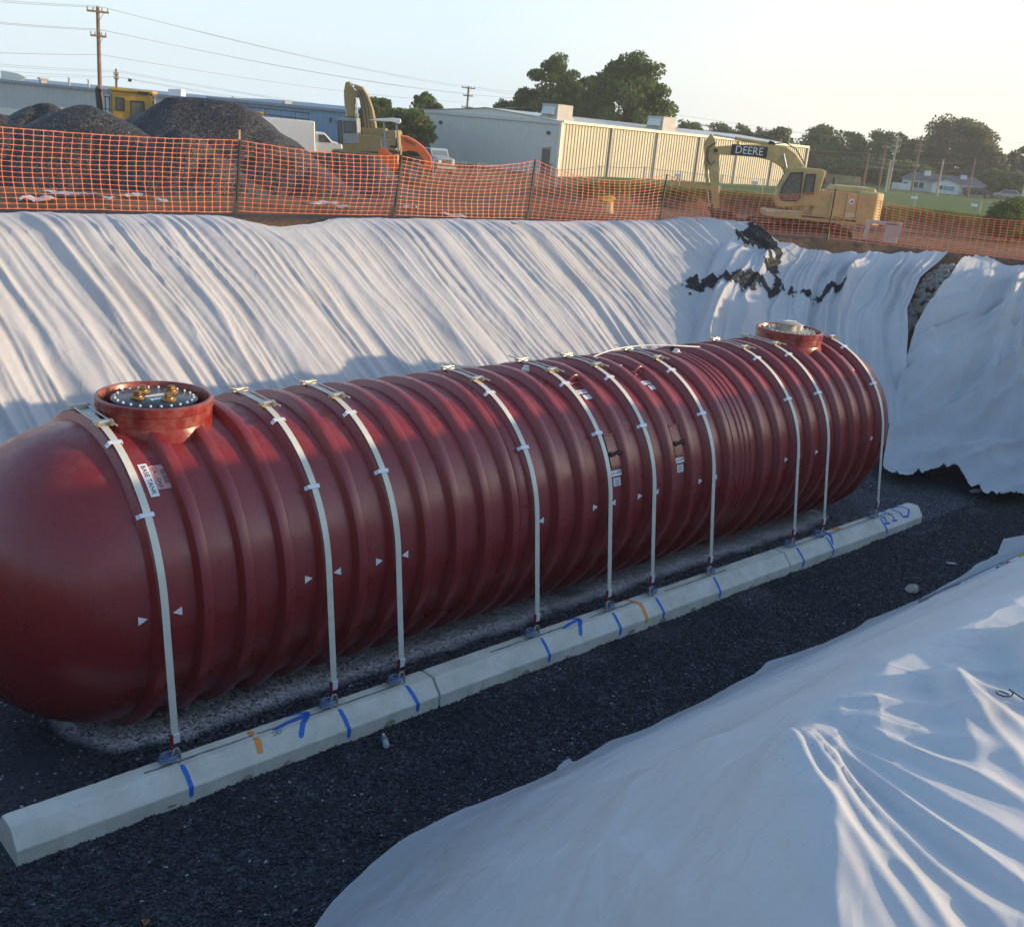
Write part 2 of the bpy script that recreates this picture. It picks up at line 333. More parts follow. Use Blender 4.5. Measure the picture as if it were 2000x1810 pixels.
# the pit floor: levelled black stone with footprints and rake marks in it
fx = np.arange(-4.2, 19.6, .09); fy = np.arange(-5.0, 3.6, .09); X, Y = np.meshgrid(fx, fy, indexing='ij')
Z = .030*fbm(X*.9, Y*.9, 2)+.030*fbm(X*3.2, Y*3.2, 3)
Z = Z+.10*np.exp(-((np.abs(Y)-.95)/.35)**2)*sstep(-.5, .2, X)*sstep(13.3, 12.6, X)+.03*np.exp(-((Y+2.2)/.15)**2)*fbm(X*1.4, Y*0, 6)
tag(link('pit_floor', grid_mesh('pit_floor', X, Y, Z, 'black_gravel')), 'dark crushed stone on the bottom of the pit', kind='structure')
def floor_z(x, y): return .030*float(fbm(x*.9, y*.9, 2))+.030*float(fbm(x*3.2, y*3.2, 3))
# loose chips standing proud of the floor (nobody could count them)
def chips(n, seed, xr, yr, s0, s1, mat, name, zf, lab):
    rg = np.random.default_rng(seed); x = rg.uniform(*xr, n); y = rg.uniform(*yr, n); s = rg.uniform(s0, s1, n); z = zf(x, y)
    o = np.array([(1, 0, 0), (-.5, .87, 0), (-.5, -.87, 0), (0.1, 0, .9), (0, .1, -.6)]); f = np.array([(0, 1, 3), (1, 2, 3), (2, 0, 3), (1, 0, 4), (2, 1, 4), (0, 2, 4)])
    q = rg.normal(size=(n, 4)); q /= np.linalg.norm(q, axis=1)[:, None]; a, b, c, d = q.T
    M = np.stack([np.stack([1-2*(c*c+d*d), 2*(b*c-a*d), 2*(b*d+a*c)], -1), np.stack([2*(b*c+a*d), 1-2*(b*b+d*d), 2*(c*d-a*b)], -1), np.stack([2*(b*d-a*c), 2*(c*d+a*b), 1-2*(b*b+c*c)], -1)], 1)
    V = np.einsum('nij,kj->nki', M, o)*s[:, None, None]*rg.uniform(.6, 1.3, (n, 5, 1)); V += np.stack([x, y, z+s*.35], -1)[:, None]
    F = f[None]+5*np.arange(n)[:, None, None]; me = bpy.data.meshes.new(name); V = V.reshape(-1, 3); F = F.reshape(-1, 3)
    me.vertices.add(len(V)); me.vertices.foreach_set('co', V.ravel().astype(np.float32)); me.loops.add(F.size); me.loops.foreach_set('vertex_index', F.ravel().astype(np.int32))
    me.polygons.add(len(F)); me.polygons.foreach_set('loop_start', np.arange(0, F.size, 3, dtype=np.int32)); me.update(calc_edges=True); me.materials.append(MATS[mat]); me.validate()
    return tag(link(name, me), lab, 'gravel', kind='stuff')
fz = lambda x, y: .030*fbm(x*.9, y*.9, 2)+.030*fbm(x*3.2, y*3.2, 3)
plain('chip_black', (.035, .037, .042), .5, var=.6, vscale=9)
plain('chip_pale', (.42, .42, .43), .5, var=.4, vscale=9)
chips(105000, 1, (-2.6, 18.5), (-5.2, -1.98), .008, .020, 'chip_black', 'loose_gravel', fz, 'loose black stone chips on the pit floor')
chips(2400, 2, (-2.6, 18), (-5.0, -1.0), .004, .010, 'chip_pale', 'pale_gravel', fz, 'scattered pale stone specks on the black pit floor')
# ------------------------------------------------------------------ geotextile sheets
def ridge(q, r, seed, p=1.6):
    n = vnoise(q, r, seed); return np.power(np.clip(1-np.abs(2*n-1), 0, 1), p)
def thicken(o, t=.012):
    return o
# the long sheet on the far slope: folds hang down the slope, leaning a little
ux = np.arange(-6.0, 18.2, .025); vv = np.linspace(0, 1, 130); U, V = np.meshgrid(ux, vv, indexing='ij')
top = 7.66+.10*fbm(ux*.55, ux*0, 3)+.05*fbm(ux*2.4, ux*0, 4); top = top-.33*np.exp(-((ux-6.6)/1.0)**4)
Yv = 1.85+(top[:, None]-1.85)*V; Xv = U+.24*(7.5-Yv)
q = Xv-.24*(7.5-Yv)+.50*fbm(Xv*.16, Yv*.20, 11)+.06*fbm(Xv*.9, Yv*.4, 12); dn = (7.6-Yv)
amp = .55+.75*vnoise(Xv*.35, Yv*.30, 14)
calm = 1-.5*np.exp(-((Xv-7.6)/1.5)**2)*sstep(3.5, 6, Yv)
H = amp*calm*(.12*ridge(q*1.1, Yv*.10, 15, 1.3)+.12*ridge(q*2.5, Yv*.14, 16, 1.8)+.085*ridge(q*4.9+.25*fbm(Xv*.7, Yv*.9, 25), Yv*.20, 17, 2.0)+.04*ridge(q*10.0+.3*fbm(Xv, Yv*1.2, 26), Yv*.33, 27, 1.9))
H += .03*fbm(Xv*.8, Yv*.8, 18)+.006*fbm(Xv*4, Yv*3, 19)
H += .07*sstep(3.9, 2.6, Yv)*ridge(q*3.2+Yv*.9, Yv*.5, 20, 1.4)
for qc in (-1.2, 1.35, 5.6, 9.1, 13.0): H += .035*sstep(-.012, .012, q-qc)*np.exp(-np.maximum(q-qc, 0)/.25)
H *= .82
H *= .12+.88*sstep(0, .75, top[:, None]-Yv)
Zv = base(Xv, Yv)+.02+H; Yv = Yv-.35*H
edge = (V > .985); Zv = np.where(edge, Zv-.02, Zv)
o = link('geotextile_sheet', grid_mesh('geotextile_sheet', Xv, Yv, Zv, 'felt_far'))
tag(o, 'long white geotextile sheet hanging in folds down the slope behind the tank', 'fabric sheet', 'geotextile sheets lining the pit')
def patch_sheet(left, right, nu, nv, mat, fold, label, bottom=None, up=.03, tmax=40):
    """a sheet between two surveyed edges (photo points on the slope, top to bottom)"""
    def poly(pts):
        P = np.array([on_base(a, b, up, tmax) if not isinstance(a, str) else b for a, b in pts])[:, :2]; s = np.concatenate([[0], np.cumsum(np.hypot(*np.diff(P, axis=0).T))]); s /= s[-1]
        t = np.linspace(0, 1, nv); return np.stack([np.interp(t, s, P[:, 0]), np.interp(t, s, P[:, 1])], -1)
    L = poly(left); Rr = poly(right); a = np.linspace(0, 1, nu)[:, None, None]; P = L[None]*(1-a)+Rr[None]*a
    Xp, Yp = P[..., 0], P[..., 1]; U, V = np.meshgrid(np.linspace(0, 1, nu), np.linspace(0, 1, nv), indexing='ij')
    h = fold(Xp, Yp, U, V); keep = None
    if bottom is not None:
        lim = bottom(np.linspace(0, 1, nu)); keep = ((V < lim[:, None])[:-1, :-1])
    o = link('geotextile_sheet', grid_mesh('geotextile_sheet', Xp, Yp, np.maximum(base(Xp, Yp)+up+h, np.maximum(base(Xp, Yp)-.02, .02)+.015), mat, keep))
    return tag(o, label, 'fabric sheet', 'geotextile sheets lining the pit')
def fold_corner(x, y, u, v):
    n1 = u*8+.9*fbm(u*3, v*1.5, 31)+v*.9-u*v*1.5
    return (.34*ridge(n1, v*.5, 32, 1.7)+.20*ridge(n1*2.1, v*.8, 33, 1.7)+.08*ridge(n1*5.5, v*1.2, 34, 1.7))*(.3+.9*sstep(0, .25, v))*sstep(0, .12, u)+.08*fbm(u*3, v*3, 35)*sstep(0, .1, u)+.02+.22*np.exp(-((v-.58)/.10)**2)*np.exp(-((u-.22)/.16)**2)
patch_sheet([(1392, 455), (1372, 520), (1352, 580), (1335, 640), (1330, 720)], [(1850, 500), (1790, 575), (1762, 650), (1760, 780), (1752, 884)], 240, 180, 'felt_corner', fold_corner,
            'white geotextile sheet bunched in the corner behind the manway at the far end', up=.07)
def crease(d, w): return np.exp(-np.abs(d)/w)
def fold_right(x, y, u, v):
    w = u*2.0+v*2.6+.30*fbm(u*2.5, v*2.5, 41); w2 = u*7-v*1.6+.9*fbm(u*2, v*2, 46)
    h = .20*ridge(w*1.3, u*.6, 42, 1.4)+.17*ridge(w*3.0+.3, u*.9, 43, 1.9)+.09*ridge(w*6.3+.4*fbm(u*5, v*5, 50), u*1.6, 48, 1.9)+.26*ridge(w2, v*.7, 47, 2.0)*sstep(.65, .10, v)+.10*ridge(w2*2.2, v, 49, 1.8)*sstep(.8, .2, v)+.05*fbm(u*6, v*6, 44)+.02*fbm(u*16, v*16, 45)
    for k, (c, a) in enumerate(((.42, .10), (.72, .13), (.98, .12), (1.22, .12))):
        d = u*.62+v-c+.05*fbm(u*4, v*4, 60+k); h = h+a*sstep(-.006, .006, d)*np.exp(-np.maximum(d, 0)/.10)
    return 1.7*h*(.2+.8*sstep(1.0, .72, v))*(.3+.7*sstep(0, .15, v))-.10
def rag_right(u):
    return np.clip(.90+.05*np.sin(u*14+.6)+.06*fbm(u*9, u*0, 48)+.03*fbm(u*30, u*0, 49), .7, 1)
patch_sheet([(1902, 512), (1858, 575), (1778, 685), (1744, 800), (1726, 880), (1722, 930)], [('w', (23.2, -1.2, 0)), ('w', (22.0, -2.0, 0)), ('w', (20.4, -2.9, 0)), ('w', (18.9, -3.6, 0)), ('w', (17.9, -4.0, 0)), ('w', (17.2, -4.2, 0))], 260, 240, 'felt_corner', fold_right,
            'white geotextile sheet with broad slanting folds below the gap of bare stones', rag_right, up=.10)
# the near slope: a sheet thrown over the bank, pulled tight from a few high points
nx = np.concatenate([np.arange(-5, -3.4, .08), np.arange(-3.4, 3.0, .0155), np.arange(3.0, 6, .045), np.arange(6, 15.5, .09)])
tp_ = np.array([on_z(a_, b_, .03)[:2] for a_, b_ in [(650, 1800), (730, 1722), (800, 1662), (900, 1612), (1000, 1582), (1130, 1525), (1190, 1476), (1262, 1462), (1380, 1402), (1398, 1384), (1468, 1344), (1492, 1312), (1600, 1292), (1662, 1262), (1690, 1233), (1790, 1204), (1868, 1150), (1905, 1118), (1945, 1096), (1958, 1064), (2010, 1056)]])
tp_ = np.concatenate([[[-5, -7.6], [-2.5, -5.9], [-.6, -4.55]], tp_, [[16.5, -3.4]]]); tp_ = tp_[np.argsort(tp_[:, 0])]
toe = np.interp(nx, tp_[:, 0], tp_[:, 1])+.03*fbm(nx*2.5, nx*0, 56)+.012*fbm(nx*9, nx*0, 59)
vn = np.concatenate([np.linspace(0, .22, 26)[:-1], np.linspace(.22, 1, 420)])
Xn, Vn = np.meshgrid(nx, vn, indexing='ij'); Yn = -12.6+(toe[:, None]+12.6)*Vn
Hn = .045*fbm(Xn*.42, Yn*.42, 91)+.015*fbm(Xn*1.2, Yn*1.2, 52)+.012*ridge(Xn*1.7-Yn*1.1+.6*fbm(Xn*.6, Yn*.6, 54), Yn*.3, 53, 2.0)
def pull(px, py, h, r, ends, seed, k=1.0):
    """a lump under the cloth with taut folds running away from it towards surveyed points"""
    global Hn
    rg = np.random.default_rng(seed); p = on_base(px, py, .06, 30)[:2]; dx, dy = Xn-p[0], Yn-p[1]; r_ = np.hypot(dx, dy); th = np.arctan2(dy, dx); Hn = Hn+h*np.exp(-(r_/r)**2)
    for e_ in ends:
        q = on_base(e_[0], e_[1], .06, 30)[:2]; L = np.hypot(*(q-p)); a0 = math.atan2(q[1]-p[1], q[0]-p[0]); c = rg.uniform(-.10, .10); an = (th-a0-c*(r_/L-1)+PI) % (2*PI)-PI
        d = r_*np.sin(np.clip(an, -1.4, 1.4))+.010*fbm(r_*1.8, th*0+seed, seed); w = np.maximum(.05, e_[2]*(.6+.8*np.clip(r_/L, 0, 1.3))); a_ = .75*k*e_[3]
        side = np.where(d > 0, 1.0, .62); win = sstep(.04, .3, r_/L)*sstep(1.35, .85, r_/L)*(np.abs(an) < 1.3)
        Hn = Hn+a_*win*(np.exp(-np.power(np.abs(d)/(w*side), 1.5))-.22*np.exp(-((d-2.2*w)/(1.6*w))**2))
pull(1500, 1446, .035, .40, [(2000, 1566, .045, .045), (2000, 1640, .07, .06), (2000, 1722, .05, .06), (1960, 1800, .07, .06), (1856, 1810, .06, .07), (1790, 1810, .06, .06), (1716, 1795, .08, .055), (1640, 1800, .08, .04), (1560, 1795, .09, .035), (1900, 1402, .05, .035), (1930, 1475, .06, .035), (1480, 1800, .10, .06), (1390, 1810, .12, .07), (1290, 1800, .12, .07), (1180, 1790, .13, .07), (1060, 1760, .13, .06), (1160, 1545, .14, .08)], 61)
pull(1180, 1640, .02, .4, [(1330, 1810, .06, .05), (1240, 1810, .07, .05), (1130, 1810, .07, .05), (1000, 1790, .08, .05), (930, 1720, .09, .04)], 71)
pull(1822, 1312, .03, .4, [(2000, 1440, .08, .07), (2000, 1505, .07, .045), (1905, 1490, .07, .04), (1990, 1370, .05, .04)], 64)
pull(1965, 1230, .03, .5, [(2060, 1340, .09, .08), (2070, 1410, .08, .05), (2050, 1280, .06, .05)], 67)
for k, (ca, sa, f_) in enumerate(((.8, .6, 1.5), (.3, -.95, 1.2), (.97, -.2, 1.9))):
    q_ = (Xn*ca+Yn*sa)*f_+.5*fbm(Xn*.5, Yn*.5, 75+k); Hn = Hn+.036*ridge(q_, (Xn*sa-Yn*ca)*.45, 78+k, 7.0)*(.3+.7*vnoise(Xn*.7, Yn*.7, 85+k))
Zn = base(Xn, Yn)+.035+Hn*(.2+.8*sstep(-3.7, -4.8, Yn))
Zn = np.maximum(Zn, .03+.012*fbm(Xn*3, Yn*3, 58)+.02+.09*np.clip(fbm(Xn*1.3, Yn*1.3, 60), 0, 1)*sstep(.35, .05, toe[:, None]-Yn))
tag(link('geotextile_sheet', grid_mesh('geotextile_sheet', Xn, Yn, Zn, 'felt_near')),
    'white geotextile sheet pulled over the near bank at the bottom of the picture', 'fabric sheet', 'geotextile sheets lining the pit')
for o in [q for q in COL.objects if q.name.startswith('geotextile_sheet')]:
    o.cycles.shadow_terminator_geometry_offset = .35; o.cycles.shadow_terminator_offset = .08
def near_z(x, y):
    i = int(np.argmin(np.abs(nx-x))); j = int(np.argmin(np.abs(Yn[i]-y))); return float(Zn[i, j])
# ------------------------------------------------------------------ the tank
def frp_mat():
    """oxide-red fibreglass resin: dusty gloss, streaks round the barrel, scuffs"""
    m, nt, b = _mat('red_fibreglass'); v = coords(nt)
    c = ramp(nt, noise(nt, v, .9, 5), [(.3, (.215, .018, .019)), (.7, (.255, .024, .023))])
    vs = coords(nt, (9, 1.2, 1.2)); st = ramp(nt, noise(nt, vs, 2.2, 5, .6), [(.45, 0.0), (.8, .22)]); c = mixc(nt, st, c, (.22, .065, .058))
    du = ramp(nt, noise(nt, v, 2.6, 7, .72), [(.52, 0.0), (.85, .15)]); c = mixc(nt, du, c, (.26, .09, .08))
    vo = nd(nt, 'ShaderNodeTexVoronoi'); vo.inputs['Scale'].default_value = 9; nt.links.new(v, vo.inputs['Vector'])
    sp = ramp(nt, vo.outputs['Distance'], [(.03, .3), (.06, 0.0)]); c = mixc(nt, sp, c, (.05, .008, .008))
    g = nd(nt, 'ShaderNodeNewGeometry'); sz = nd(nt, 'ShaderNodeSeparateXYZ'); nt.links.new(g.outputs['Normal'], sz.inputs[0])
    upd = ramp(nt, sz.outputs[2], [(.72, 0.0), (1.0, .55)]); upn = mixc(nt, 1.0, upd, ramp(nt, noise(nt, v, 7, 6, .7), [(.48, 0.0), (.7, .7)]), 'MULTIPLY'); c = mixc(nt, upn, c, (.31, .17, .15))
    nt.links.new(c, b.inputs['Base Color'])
    nt.links.new(ramp(nt, noise(nt, v, 3.1, 6, .65), [(.3, .23), (.75, .44)]), b.inputs['Roughness']); b.inputs['Specular IOR Level'].default_value = .65
    h1 = noise(nt, coords(nt, (14, 2, 2)), 3, 4); bump(nt, b, h1, .10, .02)
frp_mat()
plain('collar_red', (.215, .020, .018), .28, var=.2, vscale=5, dirt=(.36, .17, .11), dscale=6, damt=.5, bmp=.25, bscale=14)
plain('white_strap', (.66, .66, .55), .45, var=.05, vscale=6, dirt=(.40, .38, .30), dscale=5, damt=.25)
plain('galvanised', (.55, .53, .46), .38, .65, var=.15, vscale=20, dirt=(.35, .30, .2), dscale=14, damt=.5)
plain('brass_nut', (.62, .47, .22), .35, .8, var=.2, vscale=20)
plain('bronze_plug', (.36, .19, .06), .42, .6, var=.3, vscale=18, dirt=(.10, .05, .02), dscale=22, damt=.7)
plain('black_cover', (.012, .014, .020), .28, var=.2, vscale=6, dirt=(.12, .12, .12), dscale=7, damt=.35)
plain('white_label', (.80, .81, .82), .4, var=.04)
plain('clear_label', (.50, .27, .27), .3, var=.15, vscale=30, dirt=(.60, .46, .46), dscale=30, damt=.5)
plain('black_ink', (.012, .012, .014), .5, var=0)
plain('dark_red_ink', (.035, .006, .012), .5, var=0)
plain('clip_white', (.72, .75, .82), .35, var=.05)
plain('tan_cover', (.42, .39, .31), .5, var=.1, vscale=8, dirt=(.25, .22, .17), damt=.4)
plain('white_pvc', (.76, .74, .68), .4, var=.05)
plain('iron_lug', (.045, .03, .028), .55, .3, var=.3, vscale=20)
plain('bolt_white', (.74, .76, .78), .35, .1, var=.1)
RS, RR, CZ = 1.515, 1.60, 1.60
def XN(n): return n*.4313+(-.1124 if n >= 11 else 0)+(.4141 if n >= 21 else 0)
def cyl(x, th, r): return (x, -r*math.cos(th), CZ+r*math.sin(th))      # th from the camera side upwards
tank = thing('storage_tank', 'huge dark red ribbed fibreglass storage tank lying in the pit', 'storage tank', (0, 0, 0))
x0, x1 = -.02, XN(29)+.03; prof = []
for k in range(0, 19): a = PI/2*(k/18); prof.append((RS*math.sin(a), x0-1.42*math.cos(a)))
prof[0] = (0.0, x0-1.42)
for n in range(1, 30): prof.append((RS, (XN(n-1)+XN(n))/2))
for k in range(1, 19): a = PI/2*(k/18); prof.append((RS*math.cos(a), x1+1.42*math.sin(a)))
prof[-1] = (0.0, x1+1.42)
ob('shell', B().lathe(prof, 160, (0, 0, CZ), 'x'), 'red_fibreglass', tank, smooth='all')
rp = [(RS-.02, -.092), (RS+.004, -.088), (RS+.016, -.078), (RS+.072, -.058), (RR-.003, -.050), (RR, -.042), (RR, .042), (RR-.003, .050), (RS+.072, .058), (RS+.016, .078), (RS+.004, .088), (RS-.02, .092)]
rib_me = B().lathe(rp, 160, (0, 0, 0), 'x', close=True).mesh('rib', 'red_fibreglass', 30)
for n in range(30): link('rib', rib_me, tank, (XN(n), 0, CZ))
# moulded joint bands: a narrow one before the fourth strap, a wide one past the seventh
def band(xc, prof, name='joint_band'): ob(name, B().lathe([(RS+r, x) for x, r in prof], 160, (xc, 0, CZ), 'x', close=True), 'red_fibreglass', tank, smooth=30)
band((XN(10)+XN(11))/2+.03, [(-.085, -.01), (-.075, .022), (-.04, .034), (.0, .030), (.045, .036), (.07, .02), (.08, -.01)])
xm = (XN(20)+XN(21))/2
band(xm, [(-.26, -.01), (-.24, .012), (-.12, .014), (-.10, .034), (-.075, .036), (-.06, .016), (.0, .014), (.015, .032), (.045, .034), (.06, .016), (.12, .014), (.135, .030), (.16, .032), (.18, .014), (.26, .010), (.28, -.01)])
# lay-up seam along the barrel, just below the widest point
mb = B()
for n in range(29):
    a, b = XN(n)+.07, XN(n+1)-.07; t0, t1 = math.radians(-3.2), math.radians(-2.6)
    mb.add([cyl(a, t0, RS+.004), cyl(b, t0, RS+.004), cyl(b, t1, RS+.006), cyl(a, t1, RS+.006)], [(0, 1, 2, 3)])
mb.add([cyl(x0-.9, math.radians(-3.2), RS*.77), cyl(x0, math.radians(-3.2), RS+.004), cyl(x0, math.radians(-2.6), RS+.006)], [(0, 1, 2)])
ob('lay_up_seam', mb, 'red_fibreglass', tank)
# stickers that follow the barrel. (x along the tank, arc along the girth)
def sticker(name, xc, th, w, h, mat, r=RS+.006, parent=tank, shear=0):
    """w along the tank, h round the girth (metres)"""
    mb = B(); n = 6; vs = []
    for i in range(n+1):
        a = math.radians(th)+(i/n-.5)*h/r
        for sx in (-.5, .5): vs.append(cyl(xc+sx*w, a, r))
    mb.add(vs, [(2*i, 2*i+1, 2*i+3, 2*i+2) for i in range(n)]); return ob(name, mb, mat, parent, smooth='all')
def words(name, txt, xc, th, size, mat, rot=0, r=RS+.010, parent=tank, sq=1.0):
    v, f = text_mesh(txt, size); out = []; ca, sa = math.cos(math.radians(rot)), math.sin(math.radians(rot))
    for p in v:
        a = (p[0]*ca-p[1]*sa); b = p[0]*sa+p[1]*ca; out.append(cyl(xc+a*sq, math.radians(th)+b/r, r))
    return ob(name, B().add(out, f), mat, parent)
sticker('name_label', .165, 52.5, .085, .37, 'white_label'); words('lettering', 'BASE TANK', .165, 52.5, .064, 'black_ink', -90)
sticker('capacity_label', .285, 53.0, .155, .27, 'clear_label')
words('lettering', '20,000', .318, 53.0, .062, 'dark_red_ink', -90); words('lettering', 'GALLONS', .252, 53.0, .054, 'dark_red_ink', -90)
def tri(xc, th, d, s=.045):
    r = RS+.006; t = math.radians(th); k = s*.95/r
    return ob('marker_triangle', B().add([cyl(xc-d*s, t-k, r), cyl(xc-d*s, t+k, r), cyl(xc+d*s, t, r)], [(0, 1, 2)]), 'white_label', tank)
STRAPS = [0, 4, 6, 11, 14, 16, 19, 23, 25, 29]
for k, n in enumerate(STRAPS): tri(XN(n)-(.18 if n else .17), 4.2, 1); tri(XN(n)+.155, 4.2, -1)
for xc, tp, ts in ((6.185, 29.5, 17.2), (7.475, 28.3, 16.6)):             # lifting points half way up
    sticker('lifting_pad', xc, tp, .235, .42, 'red_fibreglass', RS+.020)
    for dt in (-1, 1): ob('pad_edge', B().tube([cyl(xc-.118, math.radians(tp)+dt*.14, RS+.018), cyl(xc+.118, math.radians(tp)+dt*.14, RS+.018)], .014, 8), 'red_fibreglass', tank, smooth=True)
    lug = ob('lifting_lug', B().tube([cyl(xc-.075, math.radians(tp-2.5), RS+.02), cyl(xc-.05, math.radians(tp-2.2), RS+.06), cyl(xc, math.radians(tp-1.6), RS+.075), cyl(xc+.05, math.radians(tp-1), RS+.06), cyl(xc+.075, math.radians(tp-.8), RS+.02)], .014, 8), 'iron_lug', tank, smooth=True)
    for sx in (-1, 1): ob('lug_boss', B().lathe([(.038, -.01), (.036, .012), (.02, .022), (0, .024)], 12, (0, 0, 0), 'z'), 'iron_lug', lug, smooth=True, loc=cyl(xc+sx*.078, math.radians(tp-1.7), RS+.02), rot=(PI/2-math.radians(tp), 0, 0))
    sticker('lift_label', xc-.03, ts+1.3, .20, .075, 'white_label'); words('lettering', 'LIFT HERE', xc-.03, ts+1.3, .045, 'black_ink', 5)
    sticker('notice_label', xc-.03, ts-3.0, .135, .105, 'white_label')
    for q in range(4): sticker('print_line', xc-.03, ts-1.9-q*.8, .10-.02*(q % 2), .008, 'black_ink', RS+.009)
for xc, tp, ts in ((6.20, 72.5, 62.7), (7.52, 72.8, 62.7)):              # lifting points near the top
    lug = ob('lifting_lug', B().tube([cyl(xc-.09, math.radians(tp-.5), RS), cyl(xc-.07, math.radians(tp), RS+.05), cyl(xc, math.radians(tp+.6), RS+.10), cyl(xc+.05, math.radians(tp+.6), RS+.10), cyl(xc+.085, math.radians(tp), RS+.04), cyl(xc+.09, math.radians(tp), RS)], .016, 8), 'red_fibreglass', tank, smooth=True)
    ob('lug_plate', B().box((0, 0, 0), (.20, .10, .02)), 'red_fibreglass', lug, bev=.006, loc=cyl(xc, math.radians(tp), RS+.006), rot=(PI/2-math.radians(tp), 0, 0))
    sticker('lift_label', xc-.03, ts+1.5, .20, .075, 'white_label'); words('lettering', 'LIFT HERE', xc-.03, ts+1.5, .043, 'black_ink', 5)
    sticker('notice_label', xc+.0, ts-2.4, .13, .085, 'white_label')
sticker('top_label', 2.16, 84.0, .10, .34, 'white_label', RS+.008); sticker('print_line', 2.16, 84.0, .02, .28, 'black_ink', RS+.011)
sticker('top_label', xm-.04, 80.0, .30, .13, 'white_label'); words('lettering', 'NOTICE', xm-.04, 80.0, .06, 'black_ink', 0)
sticker('end_label', XN(28)+.18, 57, .11, .36, 'white_label')
for q in (-.03, 0, .03): sticker('print_line', XN(28)+.18+q, 57, .014, .30, 'black_ink', RS+.010)
def manway(xc, kind):
    c = ob('manway_collar', B().lathe([(.555, -.62), (.558, -.10), (.553, -.055), (.566, -.045), (.566, .030), (.555, .045), (.532, .048), (.522, .034), (.518, -.16), (.40, -.20), (.40, -.62)], 72, (0, 0, 0), 'z', close=True),
           'collar_red', tank, smooth=35, loc=(xc, 0, 3.295))
    ob('base_fillet', B().lathe([(.55, -.5), (.60, -.5), (.582, -.24), (.558, -.15), (.55, -.15)], 48, (0, 0, 0), 'z', close=True), 'collar_red', c, smooth=True, loc=(0, 0, -.02))
    z = .012
    if kind == 'black':
        ob('cover', B().lathe([(.405, z-.05), (.415, z-.03), (.415, z), (.405, z+.006), (0, z+.006)], 64), 'black_cover', c, smooth=35)
        for k in range(24):
            a = 2*PI*k/24; ob('cover_bolt', B().lathe([(.014, z+.006), (.014, z+.020), (.008, z+.024), (0, z+.024)], 6, (.375*math.cos(a), .375*math.sin(a), 0)), 'bolt_white', c)
        for (px, py) in ((-.165, .02), (-.03, .21), (.22, .10), (.075, -.155)):
            pl = [(.072, z), (.076, z+.016), (.070, z+.026), (.056, z+.030), (.054, z+.038), (.0, z+.038)]
            ob('bushing', B().lathe(pl, 32, (px, py, 0)), 'bronze_plug', c, smooth=35)
            ob('plug_head', B().lathe([(.046, z+.038), (.044, z+.080), (.0, z+.080)], 4, (0, 0, 0)), 'bronze_plug', c, bev=.006, loc=(px, py, 0), rot=(0, 0, .5+px*3))
        for (sx, sy, w, h, rz) in ((.03, .06, .25, .045, .12), (-.02, -.08, .13, .06, .1)):
            ob('cover_label', B().box((0, 0, 0), (w, h, .003)), 'white_label', c, loc=(sx, sy, z+.009), rot=(0, 0, rz))
    else:
        ob('cover', B().lathe([(.43, z-.05), (.44, z-.03), (.44, z), (.43, z+.006), (0, z+.006)], 64), 'tan_cover', c, smooth=35)
        for k in range(26):
            a = 2*PI*k/26; ob('cover_bolt', B().lathe([(.018, z+.006), (.018, z+.028), (0, z+.03)], 6, (.40*math.cos(a), .40*math.sin(a), 0)), 'galvanised', c)
        f = ob('riser_flange', B().lathe([(.15, z), (.15, z+.11), (.21, z+.115), (.215, z+.135), (.17, z+.145), (.12, z+.16), (0, z+.165)], 32, (-.03, .03, 0)), 'tan_cover', c, smooth=35)
        ob('gauge_cap', B().lathe([(.06, z), (.06, z+.07), (.075, z+.075), (.075, z+.09), (0, z+.095)], 20, (.24, -.02, 0)), 'white_pvc', c, smooth=35)
        ob('vent_pipe', B().tube([(-.17, .06, z+.15), (-.05, .03, z+.165), (.12, -.02, z+.15)], .012, 8), 'galvanised', c, smooth=True)
        for (px, py) in ((-.22, .16), (.05, .22)): ob('bushing', B().lathe([(.05, z), (.05, z+.04), (.035, z+.05), (.03, z+.09), (0, z+.09)], 12, (px, py, 0)), 'galvanised', c, smooth=35)
manway(.647, 'black'); manway(XN(27), 'tan')
for xc, tp in ((5.85, 93), (xm+.05, 92)): ob('fitting', B().lathe([(.07, -.03), (.07, .03), (.045, .04), (.045, .07), (0, .075)], 16), 'white_pvc', tank, smooth=35, loc=cyl(xc, math.radians(tp), RS))
ob('vent_cap', B().lathe([(.035, 0), (.035, .06), (.05, .065), (.045, .11), (0, .125)], 14), 'black_cover', tank, smooth=35, loc=cyl(xm+.1, math.radians(97), RS))
pts = [cyl(7.15+2.3*t, math.radians(93+4*math.sin(t*5)), RS+.09+.07*math.sin(t*PI)) for t in np.linspace(0, 1, 24)]
tag(ob('sensor_hose', B().tube(pts, .009, 8).tube([cyl(7.15, math.radians(93), RS+.09), cyl(7.22, math.radians(86), RS+.05), cyl(7.45, math.radians(82), RS+.01)], .012, 8), 'white_pvc', None, smooth=True),
    'thin white plastic hose looped along the top of the tank', 'hose')
